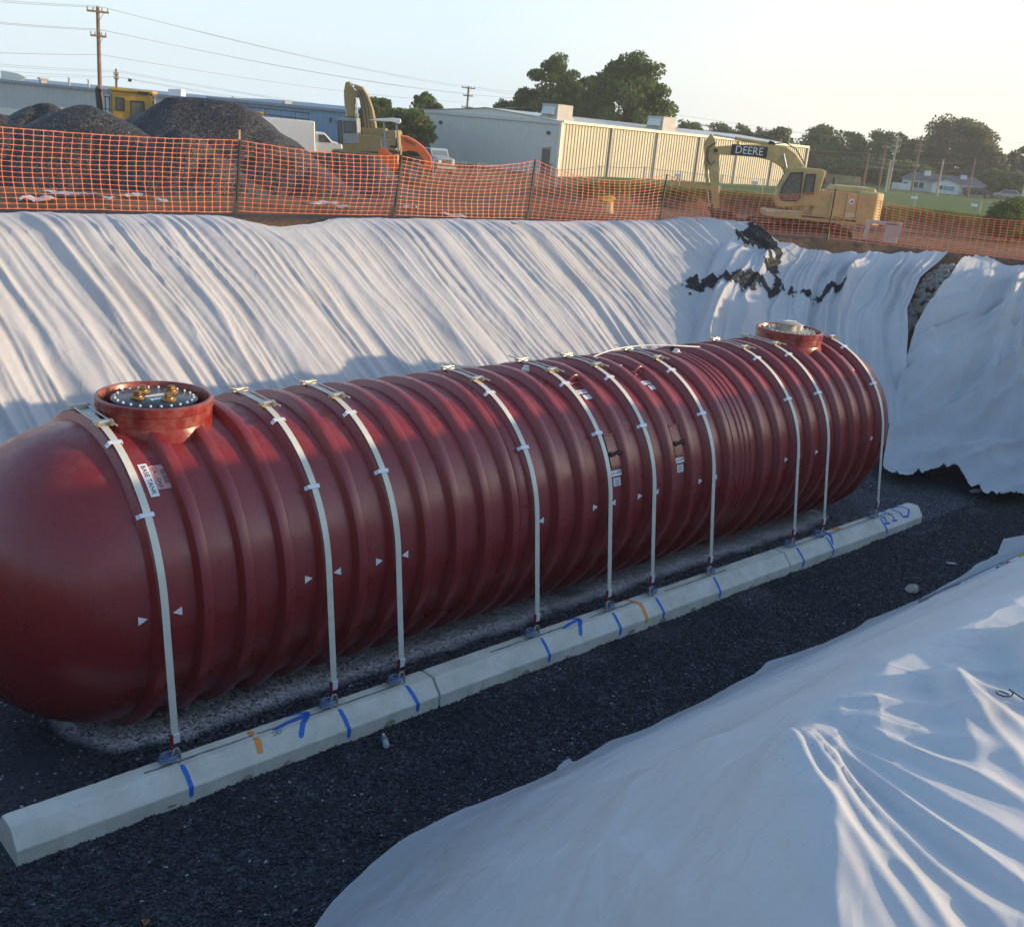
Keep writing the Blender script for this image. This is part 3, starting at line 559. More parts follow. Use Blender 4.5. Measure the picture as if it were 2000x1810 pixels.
# ------------------------------------------------------------------ hold-down straps
plain('hook_red', (.22, .018, .022), .4, var=.2, vscale=20)
plain('blue_cable', (.16, .24, .40), .45, .3, var=.3, vscale=25, dirt=(.35, .38, .42), dscale=30, damt=.6)
AY, AZ = -1.765, .33
rs = RR+.006; dv = math.hypot(AY, CZ-AZ-.30); tt = math.acos(rs/dv)-math.atan2(CZ-AZ-.30, -AY)
def make_strap(n, lab, k):
    s = thing('hold_down_strap', lab, 'strap', (XN(n), 0, 0), 0, 'hold-down straps over the tank')
    mb = B(); w = .034; path = [(AY, AZ+.27)]
    for i in range(41): a = tt+(PI-2*tt)*i/40; path.append((-rs*math.cos(a), CZ+rs*math.sin(a)))
    path.append((-AY, AZ+.27)); vs = []
    for i, (y, z) in enumerate(path):
        ny_, nz_ = (y, z-CZ); L = math.hypot(ny_, nz_); ny_, nz_ = ny_/L, nz_/L
        for sx, o_ in ((-w, 0), (w, 0), (w, .009), (-w, .009)): vs.append((sx, y+ny_*o_, z+nz_*o_))
    m = len(path); mb.add(vs, [(i*4+j, i*4+(j+1) % 4, (i+1)*4+(j+1) % 4, (i+1)*4+j) for i in range(m-1) for j in range(4)]+[(0, 1, 2, 3), tuple(4*(m-1)+j for j in (3, 2, 1, 0))])
    ob('band', mb, 'white_strap', s, smooth=30)
    j = [0, .6, -.5, .4, 0, .3, -.4, .2, -.2, .2][k]
    for th in (68.0+j, 38.4-j):
        a = math.radians(th); y, z = -(rs+.012)*math.cos(a), CZ+(rs+.012)*math.sin(a)
        c = ob('strap_clip', B().box((-.012, 0, .004), (.125, .042, .006)).box((-.078, 0, -.022), (.05, .042, .006), Euler((0, -.9, 0)).to_matrix()).box((.055, 0, -.006), (.006, .042, .025)), 'clip_white', s, loc=(0, y, z), rot=(PI/2-a, 0, 0))
    thA, thB = math.radians(79), math.radians(99)
    for a, sg in ((thA, 1), (thB, -1)):
        r = rs+.035; y, z = -r*math.cos(a), CZ+r*math.sin(a)
        bk = ob('tension_bracket', B().box((0, 0, 0), (.19, .05, .05)).box((0, 0, -.028), (.10, .075, .012)), 'galvanised', s, bev=.006, loc=(0, y, z), rot=(PI/2-a, 0, 0))
        for sx in (-1, 1): ob('nut', B().lathe([(.024, -.016), (.024, .016)], 6, (0, 0, 0), 'y'), 'brass_nut', bk, loc=(sx*.068, (-.040 if sg > 0 else .040), .006))
    for sx in (-1, 1):
        pA = Vector((sx*.068, -(rs+.045)*math.cos(thA), CZ+(rs+.045)*math.sin(thA))); pB = Vector((sx*.068, -(rs+.045)*math.cos(thB), CZ+(rs+.045)*math.sin(thB))); d = (pA-pB).normalized()
        ob('threaded_rod', B().tube([pB-d*(.20 if sx < 0 else .06), pA+d*(.07 if sx < 0 else .16)], .009, 8), 'galvanised', s, smooth=True)
    # near-side end: sleeve, red hook, shackle and the coil of wire rope that loops under the concrete beam
    ob('end_sleeve', B().box((.004, AY, AZ+.235), (.082, .026, .10)), 'clip_white', s, bev=.004)
    ob('hook', B().bar((-.036, AY-.004, AZ+.29), (-.030, AY-.006, AZ+.17), .03, .022).bar((-.030, AY-.006, AZ+.17), (0, AY-.004, AZ+.12), .026, .02), 'hook_red', s, bev=.004)
    ob('shackle', B().tube([(-.034, AY-.03, AZ+.0), (-.036, AY-.02, AZ+.08), (-.012, AY-.01, AZ+.135), (.022, AY-.01, AZ+.13), (.042, AY-.02, AZ+.07), (.038, AY-.035, AZ-.01)], .011, 8), 'galvanised', s, smooth=True)
    cp = [(-.05+.10*math.cos(q)*(1-.012*q), AY+.02+.062*math.sin(q)*(1-.012*q), AZ+.012+.004*q) for q in np.linspace(0, 2*PI*2.6, 44)]
    cp += [(0, AY-.02, AZ+.05), (.01, AY-.03, AZ+.09), (-.01, AY, AZ+.06), (.02, AY+.02, AZ+.02)]
    if k in (4, 5, 6): cp = [(-p[0]*.8+.03, p[1], p[2]) for p in cp]
    ob('wire_rope', B().tube(cp, .011, 6), 'blue_cable', s, smooth=True)
    return s
slabs = ['white hold-down strap at the rounded near end, beside the black manway cover', 'white hold-down strap just past the black-covered manway, second from the near end',
         'white hold-down strap third from the near end, beside the small white top label', 'white hold-down strap beside the narrow joint band, fourth from the near end',
         'white hold-down strap left of the first lifting pad, fifth from the near end', 'white hold-down strap between the two lifting pads, sixth from the near end',
         'white hold-down strap just past the second lifting pad, seventh from the near end', 'white hold-down strap just past the wide joint band, eighth from the near end',
         'white hold-down strap just before the far manway, ninth from the near end', 'white hold-down strap past the far manway at the far end of the tank']
for k, n in enumerate(STRAPS): make_strap(n, slabs[k], k)
# ------------------------------------------------------------------ concrete beams (deadmen) with sprayed marks
def concrete_mat():
    m, nt, b = _mat('concrete'); v = coords(nt)
    c = ramp(nt, noise(nt, v, 2.2, 7, .62), [(.28, (.62, .60, .50)), (.55, (.77, .75, .65)), (.75, (.83, .81, .72))])
    st = ramp(nt, noise(nt, v, 1.1, 6, .7, .5), [(.52, 0.0), (.75, .6)]); c = mixc(nt, st, c, (.40, .36, .25))
    vo = nd(nt, 'ShaderNodeTexVoronoi'); vo.inputs['Scale'].default_value = 17; nt.links.new(v, vo.inputs['Vector'])
    pt = ramp(nt, vo.outputs['Distance'], [(.045, 1.0), (.09, 0.0)]); pm = mixc(nt, 1.0, pt, ramp(nt, noise(nt, v, 3.3, 2), [(.52, 0.0), (.6, 1.0)]), 'MULTIPLY'); c = mixc(nt, pm, c, (.16, .155, .14))
    nt.links.new(c, b.inputs['Base Color']); b.inputs['Roughness'].default_value = .85
    bump(nt, b, mixc(nt, pm, noise(nt, v, 26, 6, .65), (0, 0, 0)), .5, .012)
concrete_mat()
plain('concrete_break', (.36, .31, .22), .95, var=.35, vscale=30, bmp=.6, bscale=60)
plain('groove_dark', (.17, .165, .15), .95, var=.3, vscale=20)
def spray_mat(name, col):
    """sprayed paint: full in the middle of the stroke, fading into specks at its edge"""
    m, nt, b = _mat(name); uv = nd(nt, 'ShaderNodeAttribute', attribute_name='cover'); v = coords(nt)
    n = noise(nt, v, 130, 3, .7); mm = nd(nt, 'ShaderNodeMath', operation='MULTIPLY_ADD'); nt.links.new(n, mm.inputs[0]); mm.inputs[1].default_value = .75; 
    s_ = nd(nt, 'ShaderNodeMath', operation='SUBTRACT'); nt.links.new(uv.outputs['Fac'], s_.inputs[0]); s_.inputs[1].default_value = .38; nt.links.new(s_.outputs[0], mm.inputs[2])
    a = ramp(nt, mm.outputs[0], [(.16, 0.0), (.46, .95)]); nt.links.new(a, b.inputs['Alpha'])
    b.inputs['Base Color'].default_value = (*col, 1); b.inputs['Roughness'].default_value = .7; return m
spray_mat('spray_blue', (.025, .17, .66)); spray_mat('spray_orange', (1.0, .36, .07)); spray_mat('pencil', (.03, .03, .04))
DP = [(-2.0, 0.0), (-2.0, .15), (-1.86, .31), (-1.66, .31), (-1.52, .15), (-1.52, 0.0)]
def girth(s):
    """point on the beam's outline s metres from its top centre, towards the camera"""
    pts = [(-1.76, .31), (-1.86, .31), (-2.0, .15), (-2.0, .0)] if s >= 0 else [(-1.76, .31), (-1.66, .31), (-1.52, .15), (-1.52, 0)]
    s = abs(s)
    for a, b in zip(pts[:-1], pts[1:]):
        L = math.hypot(b[0]-a[0], b[1]-a[1])
        if s <= L: return (a[0]+(b[0]-a[0])*s/L, a[1]+(b[1]-a[1])*s/L)
        s -= L
    return pts[-1]
def stroke(parent, pts, w, mat, name='paint_mark'):
    """a sprayed stroke drawn on the beam: pts are (x along the beam, s round it)"""
    P = []
    for (a, b) in zip(pts[:-1], pts[1:]):
        m = max(3, int(math.hypot(b[0]-a[0], b[1]-a[1])/.02))
        P += [(a[0]+(b[0]-a[0])*i/m, a[1]+(b[1]-a[1])*i/m) for i in range(m)]
    P.append(pts[-1]); vs = []; cov = []; K = 9
    for i, p in enumerate(P):
        q0 = P[max(i-1, 0)]; q1 = P[min(i+1, len(P)-1)]; dx, ds = q1[0]-q0[0], q1[1]-q0[1]; L = math.hypot(dx, ds) or 1
        for j in range(K):
            o_ = (j/(K-1)-.5)*w*2; x = p[0]-ds/L*o_; s = p[1]+dx/L*o_; y, z = girth(s)
            ny_, nz_ = y+1.76, z-.0; L2 = math.hypot(ny_, nz_) or 1
            vs.append((x, y+ny_/L2*.004, z+nz_/L2*.004)); e = 1-abs(j/(K-1)-.5)*2; endf = min(1, min(i, len(P)-1-i)/2.5+.0); cov.append(min(1, e*1.25)*endf)
    n = len(P); mb = B().add(vs, [(i*K+j, (i+1)*K+j, (i+1)*K+j+1, i*K+j+1) for i in range(n-1) for j in range(K-1)])
    o = ob(name, mb, mat, parent); at_ = o.data.attributes.new('cover', 'FLOAT', 'POINT'); at_.data.foreach_set('value', np.array(cov, np.float32)); return o
def beam(xa, xb, lab, seed, rounded=False):
    root = thing('concrete_deadman', lab, 'concrete beam', (0, 0, 0), 0, 'concrete deadmen beside the tank'); rg = random.Random(seed); vs = []; n = int((xb-xa)/.05)
    for i in range(n+1):
        x = xa+(xb-xa)*i/n; e = min(i, n-i); c = .012 if e == 0 else 0
        for j, (y, z) in enumerate(DP):
            dy = rg.gauss(0, .0012); dz = rg.gauss(0, .0012); yy, zz = y+dy, z+dz
            if j in (0, 5): yy += (.012*max(0, rg.gauss(0, 1)) if j == 0 else -.01); zz = -.04
            k = 1.0
            if rounded: u = max(0, (x-(xb-.22))/.22); k = 1-.5*u*u
            vs.append((x, -1.76+(yy+1.76)*(k-c), zz*(1-c*1.0)*(1-.25*(1-k)) if zz > 0 else zz))
    mb = B().add(vs, [(i*6+j, (i+1)*6+j, (i+1)*6+j+1, i*6+j+1) for i in range(n) for j in range(5)]+[tuple(range(6))[::-1], tuple(n*6+j for j in range(6))])
    ob('body', mb, 'concrete', root, smooth=24, bev=.008, seg=2)
    return root
beams = [beam(-1.49, 2.965, 'long pale concrete beam with orange mark and DEF arrow at the near end', 1), beam(2.995, 9.885, 'middle concrete beam of the row, stained, between two joints', 2),
         beam(9.915, 14.33, 'concrete beam with blue DEF letters at the far end of the row', 3, True)]
def groove(root, a, b, seed=0):
    rg = random.Random(seed); mb = B(); n = int((b-a)/.06); vs = []
    for i in range(n+1):
        x = a+(b-a)*i/n; y = -1.775+rg.gauss(0, .003); w = .008+rg.random()*.005
        vs += [(x, y-w, .3135), (x, y+w, .3135)]
    ob('lifting_groove', mb.add(vs, [(2*i, 2*i+1, 2*i+3, 2*i+2) for i in range(n)]), 'groove_dark', root)
groove(beams[0], -.30, .80, 1); groove(beams[0], .85, 1.70, 2); groove(beams[0], 1.74, 2.50, 3); groove(beams[1], 3.9, 4.62, 4); groove(beams[1], 4.65, 5.1, 5); groove(beams[1], 5.6, 6.5, 6); groove(beams[1], 7.1, 8.5, 7); groove(beams[2], 10.2, 13.3, 8)
own = lambda x: beams[0] if x < 2.98 else beams[1] if x < 9.9 else beams[2]
for k, n in enumerate(STRAPS):
    x = XN(n)+.04; e = random.uniform(-.03, .05); stroke(own(x), [(x-.02, .06), (x+e*.5, .20), (x+e, .31), (x+e, .36), (x+e, .43)], .030, 'spray_blue')
def arrow(x, sc=1.0):
    r = own(x); stroke(r, [(x-.34*sc, .05), (x-.12*sc, .0), (x+.14*sc, -.03)], .030, 'spray_blue'); stroke(r, [(x+.14*sc, -.035), (x-.02*sc, .10), (x-.10*sc, .24)], .036, 'spray_blue'); stroke(r, [(x-.10*sc, -.10), (x+.02*sc, -.09), (x+.16*sc, -.03)], .024, 'spray_blue')
arrow(1.33); arrow(5.35, .85); arrow(11.25, .7)
stroke(beams[0], [(.80, -.08), (.80, .02)], .045, 'spray_orange'); stroke(beams[0], [(.79, .04), (.80, .14), (.78, .25)], .042, 'spray_orange')
stroke(beams[1], [(6.42, -.10), (6.47, .02), (6.50, .16), (6.50, .30), (6.49, .38)], .040, 'spray_orange'); stroke(beams[2], [(11.52, -.07), (11.75, -.05)], .07, 'spray_orange')
for (a, b) in (((12.95, -.08), (12.98, .22)), ((12.86, .20), (13.08, .22)), ((12.90, .08), (13.05, .09)), ((13.22, -.08), (13.25, .22)), ((13.13, .20), (13.34, .22)), ((13.16, .07), (13.30, .07)), ((13.22, -.07), (13.36, -.08))): stroke(beams[2], [a, b], .026, 'spray_blue')
stroke(beams[2], [(13.52, -.08), (13.50, .08), (13.56, .20), (13.70, .22), (13.84, .12), (13.86, -.02), (13.74, -.09), (13.52, -.08)], .028, 'spray_blue')
def scribble(x, s0, txt, size):
    v, f = text_mesh(txt, size); out = []
    for p in v: y, z = girth(s0-p[1]); out.append((x+p[0], y-.003, z+.004))
    ob('lettering', B().add(out, f), 'black_ink', beams[0])
scribble(1.02, .10, 'DEF', .070)
# broken corners along the lower edge
def chip_scar(x, root, s=.06):
    rg = random.Random(int(x*100)); vs = [(x+s*1.3*math.cos(2*PI*k/9)*rg.uniform(.6, 1.2), -2.0-.0045, max(.006, .035+s*.6*math.sin(2*PI*k/9)*rg.uniform(.5, 1.2))) for k in range(9)]
    ob('broken_edge', B().add(vs+[(x, -2.0-.003, .03)], [(k, (k+1) % 9, 9) for k in range(9)]), 'concrete_break', root)
for x in (-.15, .62, 1.05, 2.3, 4.3, 5.0, 6.2, 6.85, 7.5, 8.9, 11.1, 12.4): chip_scar(x, own(x), .03+.04*random.random())
# ------------------------------------------------------------------ small things on the pit floor
def clear_mat(name, col, alpha, rough=.1):
    m, nt, b = _mat(name); b.inputs['Base Color'].default_value = (*col, 1); b.inputs['Roughness'].default_value = rough; b.inputs['Alpha'].default_value = alpha; return m
clear_mat('clear_plastic', (.75, .80, .88), .55); plain('bottle_label', (.70, .76, .86), .3, var=.15, vscale=30)
bt = thing('water_bottle', 'small clear plastic water bottle lying on the black stone', 'bottle', (2.06, -2.25, .045), math.radians(63))
ob('body', B().lathe([(.0, -.10), (.026, -.10), (.033, -.09), (.033, -.03), (.029, -.015), (.033, .0), (.033, .045), (.020, .075), (.012, .085), (.012, .10)], 20, (0, 0, 0), 'x'), 'clear_plastic', bt, smooth=30)
ob('wrapper', B().lathe([(.0340, -.02), (.0345, .035)], 20, (0, 0, 0), 'x', close=True), 'bottle_label', bt, smooth=30); ob('cap', B().lathe([(.0, .118), (.015, .118), (.015, .096)], 12, (0, 0, 0), 'x'), 'white_pvc', bt, smooth=30)
def rock_mesh(name, seed, mat, sx=1, sy=.8, sz=.6, sub=2):
    bm = bmesh.new(); bmesh.ops.create_icosphere(bm, subdivisions=sub, radius=1); rg = random.Random(seed)
    pl = [(Vector((rg.gauss(0, 1), rg.gauss(0, 1), rg.gauss(0, 1))).normalized(), rg.uniform(.55, .85)) for _ in range(9)]
    for v in bm.verts:
        for nrm, d in pl:
            e = v.co.dot(nrm)-d
            if e > 0: v.co -= nrm*e
        v.co *= 1+rg.uniform(-.03, .03); v.co.x *= sx; v.co.y *= sy; v.co.z *= sz
    me = bpy.data.meshes.new(name); bm.to_mesh(me); bm.free(); me.materials.append(MATS[mat]); return me
plain('pale_rock', (.46, .42, .34), .9, var=.25, vscale=4, dirt=(.25, .2, .14), dscale=3, damt=.6, bmp=.4, bscale=8)
r1 = link('rock', rock_mesh('rock', 4, 'pale_rock'), None, (11.05, -3.45, .05)); r1.scale = (.15, .15, .13); tag(r1, 'fist-sized pale rock lying alone on the black stone by the level', 'rock')
plain('dead_leaf', (.33, .14, .045), .7, var=.3, vscale=20)
p = on_z(283, 1803, .02); lf = B(); nv = 9
lf.add([((t-.5)*.13, s_*.035*math.sin(PI*min(1, t*1.05+.02)), .025*abs(s_)+.015*math.sin(t*5)) for t in np.linspace(0, 1, nv) for s_ in (-1, 0, 1)], [(3*i+j, 3*i+3+j, 3*i+4+j, 3*i+1+j) for i in range(nv-1) for j in (0, 1)])
tag(ob('leaf', lf, 'dead_leaf', None, smooth='all', loc=(p[0], p[1], .02), rot=(.2, .1, 1.1)), 'single curled brown leaf on the stone at the bottom edge', 'leaf')
def scrap(name, px, py, z, size, seed, lab, mat='felt_corner', cat='fabric scrap', ground=None):
    p = on_z(px, py, z) if ground is None else ground; rg = np.random.default_rng(seed); n = 22; a = np.linspace(-1, 1, n); U, V = np.meshgrid(a, a, indexing='ij'); r = np.hypot(U, V*1.3)+.35*fbm(U*1.6, V*1.6, seed)
    Z = .30*np.abs(fbm(U*1.5, V*1.5, seed+3))*size+.02*size
    o = link(name, grid_mesh(name, U*size, V*size*.6, Z, mat, (r < .85)[:-1, :-1]), None, (p[0], p[1], z), (0, 0, rg.uniform(0, 3))); return tag(o, lab, cat, 'scraps of white fabric and plastic')
scrap('fabric_scrap', 1105, 1497, .02, .15, 3, 'crumpled grey fabric scrap alone on the black stone in front of the beams')
scrap('fabric_scrap', 1908, 960, .02, .22, 4, 'torn white scrap on the stone below the sheet in the far corner')
scrap('fabric_scrap', 1858, 1100, .02, .10, 5, 'small white scrap on the stone past the spirit level')
scrap('fabric_scrap', 1752, 1205, .02, .10, 6, 'clear plastic scrap beside the foot of the spirit level', 'clear_plastic')
# spirit level lying against the foot of the near bank
plain('level_alu', (.30, .32, .36), .35, .6, var=.1, vscale=10, dirt=(.2, .2, .22), damt=.4); plain('level_red', (.45, .05, .06), .4); plain('yellow_tape', (.72, .60, .03), .4)
def _rest(px, py, up):
    z = .1
    for _ in range(6): q = on_z(px, py, z); z = max(.05, near_z(q[0], q[1]))+up
    return Vector(on_z(px, py, z))
a_ = _rest(1797, 1180, .15); b_ = _rest(2030, 1074, .30); d_ = (b_-a_).normalized()
lv = thing('spirit_level', 'long grey spirit level lying along the foot of the near bank', 'spirit level', a_); Lq = (b_-a_).length; sd = d_.cross(Vector((0, 0, 1))).normalized(); up = sd.cross(d_)
Ml = Matrix((d_, sd, up)).transposed().to_4x4(); lv.rotation_euler = Ml.to_euler()
ob('rail', B().box((Lq/2, 0, 0), (Lq, .035, .115)), 'level_alu', lv, bev=.006)
for t in (.16, .42, .68, .9):
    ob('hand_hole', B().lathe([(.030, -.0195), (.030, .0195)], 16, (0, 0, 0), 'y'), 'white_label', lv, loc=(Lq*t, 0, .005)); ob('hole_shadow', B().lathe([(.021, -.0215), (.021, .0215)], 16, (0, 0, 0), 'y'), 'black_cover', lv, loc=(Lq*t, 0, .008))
for t, w, m_ in ((.56, .55, 'bottle_label'), (.78, .22, 'white_label'), (.97, .35, 'yellow_tape')): ob('decal', B().box((Lq*t, 0, 0), (w, .039, .075)), m_, lv)
ob('decal', B().box((Lq*.78, 0, 0), (.10, .041, .04), Euler((0, .5, 0)).to_matrix()), 'level_red', lv)
# bent wire pin on the near sheet
plain('wire_dark', (.05, .05, .055), .4, .7, var=.2)
wp = on_base(1955, 1378, .12, 30); wz = near_z(wp[0], wp[1])+.015
cs = [(.026*math.cos(q), .026*math.sin(q), .012+.003*q) for q in np.linspace(0, 6.5, 20)]+[(.04, -.04, .02), (.06, -.10, .012), (.09, -.14, .01), (.18, -.16, .02)]
tag(ob('wire_pin', B().tube(cs, .0026, 6), 'wire_dark', None, smooth=True, loc=(wp[0], wp[1], wz+.01), rot=(0, 0, -.3)), 'bent wire pin with a loop lying on the near white sheet', 'wire')
# dark stone spilled on the corner sheets, and the bank of bare stones between them
def spill(pix, n, seed, lab, thr=.0):
    P = np.array([on_base(a, b, .25, 40)[:2] for a, b in pix]); lo = P.min(0)-.4; hi = P.max(0)+.4; a = np.arange(lo[0], hi[0], .03); b = np.arange(lo[1], hi[1], .03); X, Y = np.meshgrid(a, b, indexing='ij')
    d = np.full(X.shape, 9.0)
    for p0, p1 in zip(P[:-1], P[1:]):
        e = p1-p0; t = np.clip(((X-p0[0])*e[0]+(Y-p0[1])*e[1])/(e@e), 0, 1); d = np.minimum(d, np.hypot(X-p0[0]-t*e[0], Y-p0[1]-t*e[1]))
    f = .8*n-d+1.1*n*fbm(X*2.2, Y*2.2, seed)+1.1*n*fbm(X*7, Y*7, seed+5)+.7*n*fbm(X*16, Y*16, seed+6); return X, Y, f
DG = bpy.context.evaluated_depsgraph_get()
from mathutils.bvhtree import BVHTree
_cloth = [o for o in COL.objects if o.name.startswith('geotextile_sheet')]
DG.update(); _bv = [BVHTree.FromObject(o, DG) for o in _cloth]
def cloth_z(x, y):
    z = float(base(np.array([x]), np.array([y]))[0])
    for t in _bv:
        h = t.ray_cast(Vector((x, y, 12)), Vector((0, 0, -1)))
        if h[0]: z = max(z, h[0].z)
    return z
for pix, n, sd_, lab in (([(1475, 465), (1485, 490), (1500, 505), (1490, 520), (1505, 535)], .34, 1, 'black stone spilled down the torn corner of the sheet under the fence'),
                         ([(1356, 558), (1395, 568), (1430, 575), (1455, 580)], .24, 2, 'black stone lying in the fold above the tank, left of the far manway'),
                         ([(1470, 575), (1530, 580), (1580, 590), (1635, 592)], .15, 3, 'thin trail of black stone along the fold behind the far manway'),
                         ([(1520, 505), (1512, 540), (1495, 548)], .10, 4, 'narrow hook of black stone caught on the corner sheet'),
                         ([(1516, 558), (1518, 575)], .11, 5, 'small patch of black stone on the corner sheet above the trail')):
    Xs, Ys, f = spill(pix, n, sd_*7, lab); k = (f > 0); Zs = np.zeros_like(Xs)
    for i, j in zip(*np.nonzero(k | np.roll(k, 1, 0) | np.roll(k, 1, 1) | np.roll(k, -1, 0) | np.roll(k, -1, 1))): Zs[i, j] = cloth_z(Xs[i, j], Ys[i, j])+.018+.05*max(0, min(.4, f[i, j]))
    kk = k[:-1, :-1] & k[1:, 1:] & k[1:, :-1] & k[:-1, 1:]
    if kk.any(): tag(link('spilled_gravel', grid_mesh('spilled_gravel', Xs, Ys, Zs, 'spill_gravel', kk)), lab, 'spilled gravel', 'black stone spilled on the corner sheets')
plain('bank_stone', (.36, .35, .33), .9, var=.3, vscale=3, dirt=(.22, .16, .10), dscale=4, damt=.7, bmp=.4, bscale=9)
bank = thing('stone_bank', 'gap of bare broken stones between two sheets in the far corner', 'stones', on_base(1808, 585, 0))
rms = [rock_mesh('stone', 20+k, 'bank_stone', 1, .7, .55, 2) for k in range(6)]; rg = random.Random(5); bl_ = Vector(bank.location)
for k in range(170):
    t = .08+.92*rg.random(); cx = 1862-92*t+rg.uniform(-1, 1)*(10+24*math.sin(PI*t)); cy = 512+128*t+rg.uniform(-8, 8)
    P = on_base(cx, cy, .02, 45); s = rg.uniform(.06, .15)
    o = link('stone', rms[k % 6], bank, (P[0]-bl_.x, P[1]-bl_.y, P[2]-bl_.z+.0), (rg.uniform(0, 6), rg.uniform(0, 6), rg.uniform(0, 6))); o.scale = (s, s, s)
# ------------------------------------------------------------------ orange safety fence
def net_mat():
    m, nt, b = _mat('orange_net'); v = coords(nt); c = ramp(nt, noise(nt, v, 2, 4), [(.3, (.80, .17, .065)), (.7, (.90, .26, .12))])
    nt.links.new(c, b.inputs['Base Color']); b.inputs['Roughness'].default_value = .45
    tr = nd(nt, 'ShaderNodeBsdfTranslucent'); nt.links.new(c, tr.inputs[0]); ms = nd(nt, 'ShaderNodeMixShader'); ms.inputs[0].default_value = .3
    nt.links.new(b.outputs[0], ms.inputs[1]); nt.links.new(tr.outputs[0], ms.inputs[2]); nt.links.new(ms.outputs[0], nt.nodes['Material Output'].inputs[0])
net_mat()
plain('post_steel', (.022, .026, .024), .6, .3, var=.3, vscale=8); plain('lath_wood', (.42, .30, .17), .8, var=.2, vscale=10)
FP = [(-3.4, 8.15), (1.3, 8.2), (5.97, 8.28), (9.41, 8.07), (13.06, 7.95), (16.89, 7.24), (20.35, 4.61), (23.1, .2), (25.2, -4.4)]
fence = thing('safety_fence', 'bright orange plastic mesh safety fence on dark posts along the rim', 'fence', (0, 0, 0))
LEAN = [(0, 0), (0, 0), (.06, -.03), (.09, -.05), (.13, .02), (.12, .04), (.10, .06), (.05, .02), (0, 0)]
PH = [1.3, 1.3, 1.32, 1.24, 1.34, 1.22, 1.24, 1.0, 1.0]
for i, (x, y) in enumerate(FP):
    z = gz(x, y); lx, ly = LEAN[i]
    p = ob('post', B().bar((x, y, z-.25), (x+lx, y+ly, z+PH[i]), .04, .035).bar((x, y-.02, z-.1), (x+.01, y-.02, z+.22), .07, .012), 'post_steel', fence, bev=.004)
    if i in (2, 3): ob('lath', B().bar((x+lx*1.02, y+ly+.03, z+.95), (x+lx*1.05, y+ly+.03, z+PH[i]+.17), .035, .012), 'lath_wood', p)
ROWS = 15
def ribbon(mb, P, Nn, w):
    """flat strand through points P, width w, facing Nn"""
    n = len(P); T = np.gradient(P, axis=0); S = np.cross(T, Nn); S /= np.linalg.norm(S, axis=1)[:, None]+1e-9; ww = (np.asarray(w)*np.ones(n))[:, None]/2
    V = np.concatenate([P-S*ww, P+S*ww]); mb.add(V, [(i, i+1, n+i+1, n+i) for i in range(n-1)])
for i in range(len(FP)-1):
    a = np.array(FP[i]); b = np.array(FP[i+1]); L = np.hypot(*(b-a)); nc = int(L/.155); rg = np.random.default_rng(40+i)
    za, zb = gz(*a), gz(*b); la, lb = np.array(LEAN[i]), np.array(LEAN[i+1]); nrm = np.array([-(b-a)[1], (b-a)[0], 0])/L; sag = [.04, .05, .07, .17, .28, .28, .20, .10][i]
    def pt(u, v):
        u = np.asarray(u, float); v = np.asarray(v, float); g = a+(b-a)*u[..., None]; ln = (la+(lb-la)*u[..., None])*v[..., None]
        s4 = 4*u*(1-u); top = .04+(PH[i]-.04)*(1-u)+(PH[i+1]-.04)*u; zlow = za+(zb-za)*u+.04
        zz = zlow+(top-.05)*v-sag*s4*v*1.0+.022*fbm(u*L*.9, v*3, 80+i)+.008*fbm(u*L*4, v*9, 81+i)
        bul = .10*s4*np.sin(PI*v)*(1 if i % 2 else -1)+.05*fbm(u*L*.6, v*1.5, 82+i); shx = .05*fbm(v*2.2, u*L*.35, 83+i)
        P = np.stack([g[..., 0]+ln[..., 0], g[..., 1]+ln[..., 1], zz], -1); d = np.array([*(b-a)/L, 0]); return P+nrm*bul[..., None]+d*shx[..., None]
    mb = B(); us = np.linspace(0, 1, nc+1)
    for r in range(ROWS+1):
        v = r/ROWS; uu = np.linspace(0, 1, nc*2+1); w = np.where(np.arange(nc*2+1) % 2 == 0, .012, .007)*(1.5 if r in (0, ROWS) else 1); ribbon(mb, pt(uu, np.full(nc*2+1, v)), nrm, w)
    for u in us:
        vvv = np.linspace(0, 1, ROWS*2+1); w = np.where(np.arange(ROWS*2+1) % 2 == 0, .020, .0095); ribbon(mb, pt(np.full(ROWS*2+1, u), vvv)+nrm*.003, nrm, w)
    me = bpy.data.meshes.new('net'); me.from_pydata(mb.v, [], mb.f); me.materials.append(MATS['orange_net']); link('net', me, fence)
# scraps of sheeting along the rim behind the fence
rimz = lambda px, py: ground_at(px, py, 4.18)
for k, (px, py, s_, lab) in enumerate([(75, 395, .55, 'pale strip of torn sheeting behind the fence, farthest left'), (160, 388, .75, 'long pale strip of sheeting behind the left fence bay'), (262, 386, .45, 'crumpled pink-white sheeting below the largest gravel heap'),
      (318, 395, .30, 'small crumpled sheeting scrap left of the first dark post'), (628, 402, .42, 'bunched white plastic behind the fence between the second and third posts'), (668, 408, .30, 'flat white plastic right of the bunched plastic behind the fence'),
      (800, 408, .34, 'white scrap just right of the tall middle post'), (880, 424, .40, 'long flat white scrap at the foot of the fence below the roller'), (1005, 438, .22, 'tiny white scrap at the foot of a leaning post'), (1240, 438, .30, 'white scrap lying on the rim left of the excavator')]):
    p = on_ground(px, py, 12, 45); scrap('fabric_scrap', px, py, p.z+.02, s_, 30+k, lab, 'felt_far', 'fabric scrap', (p.x, p.y))
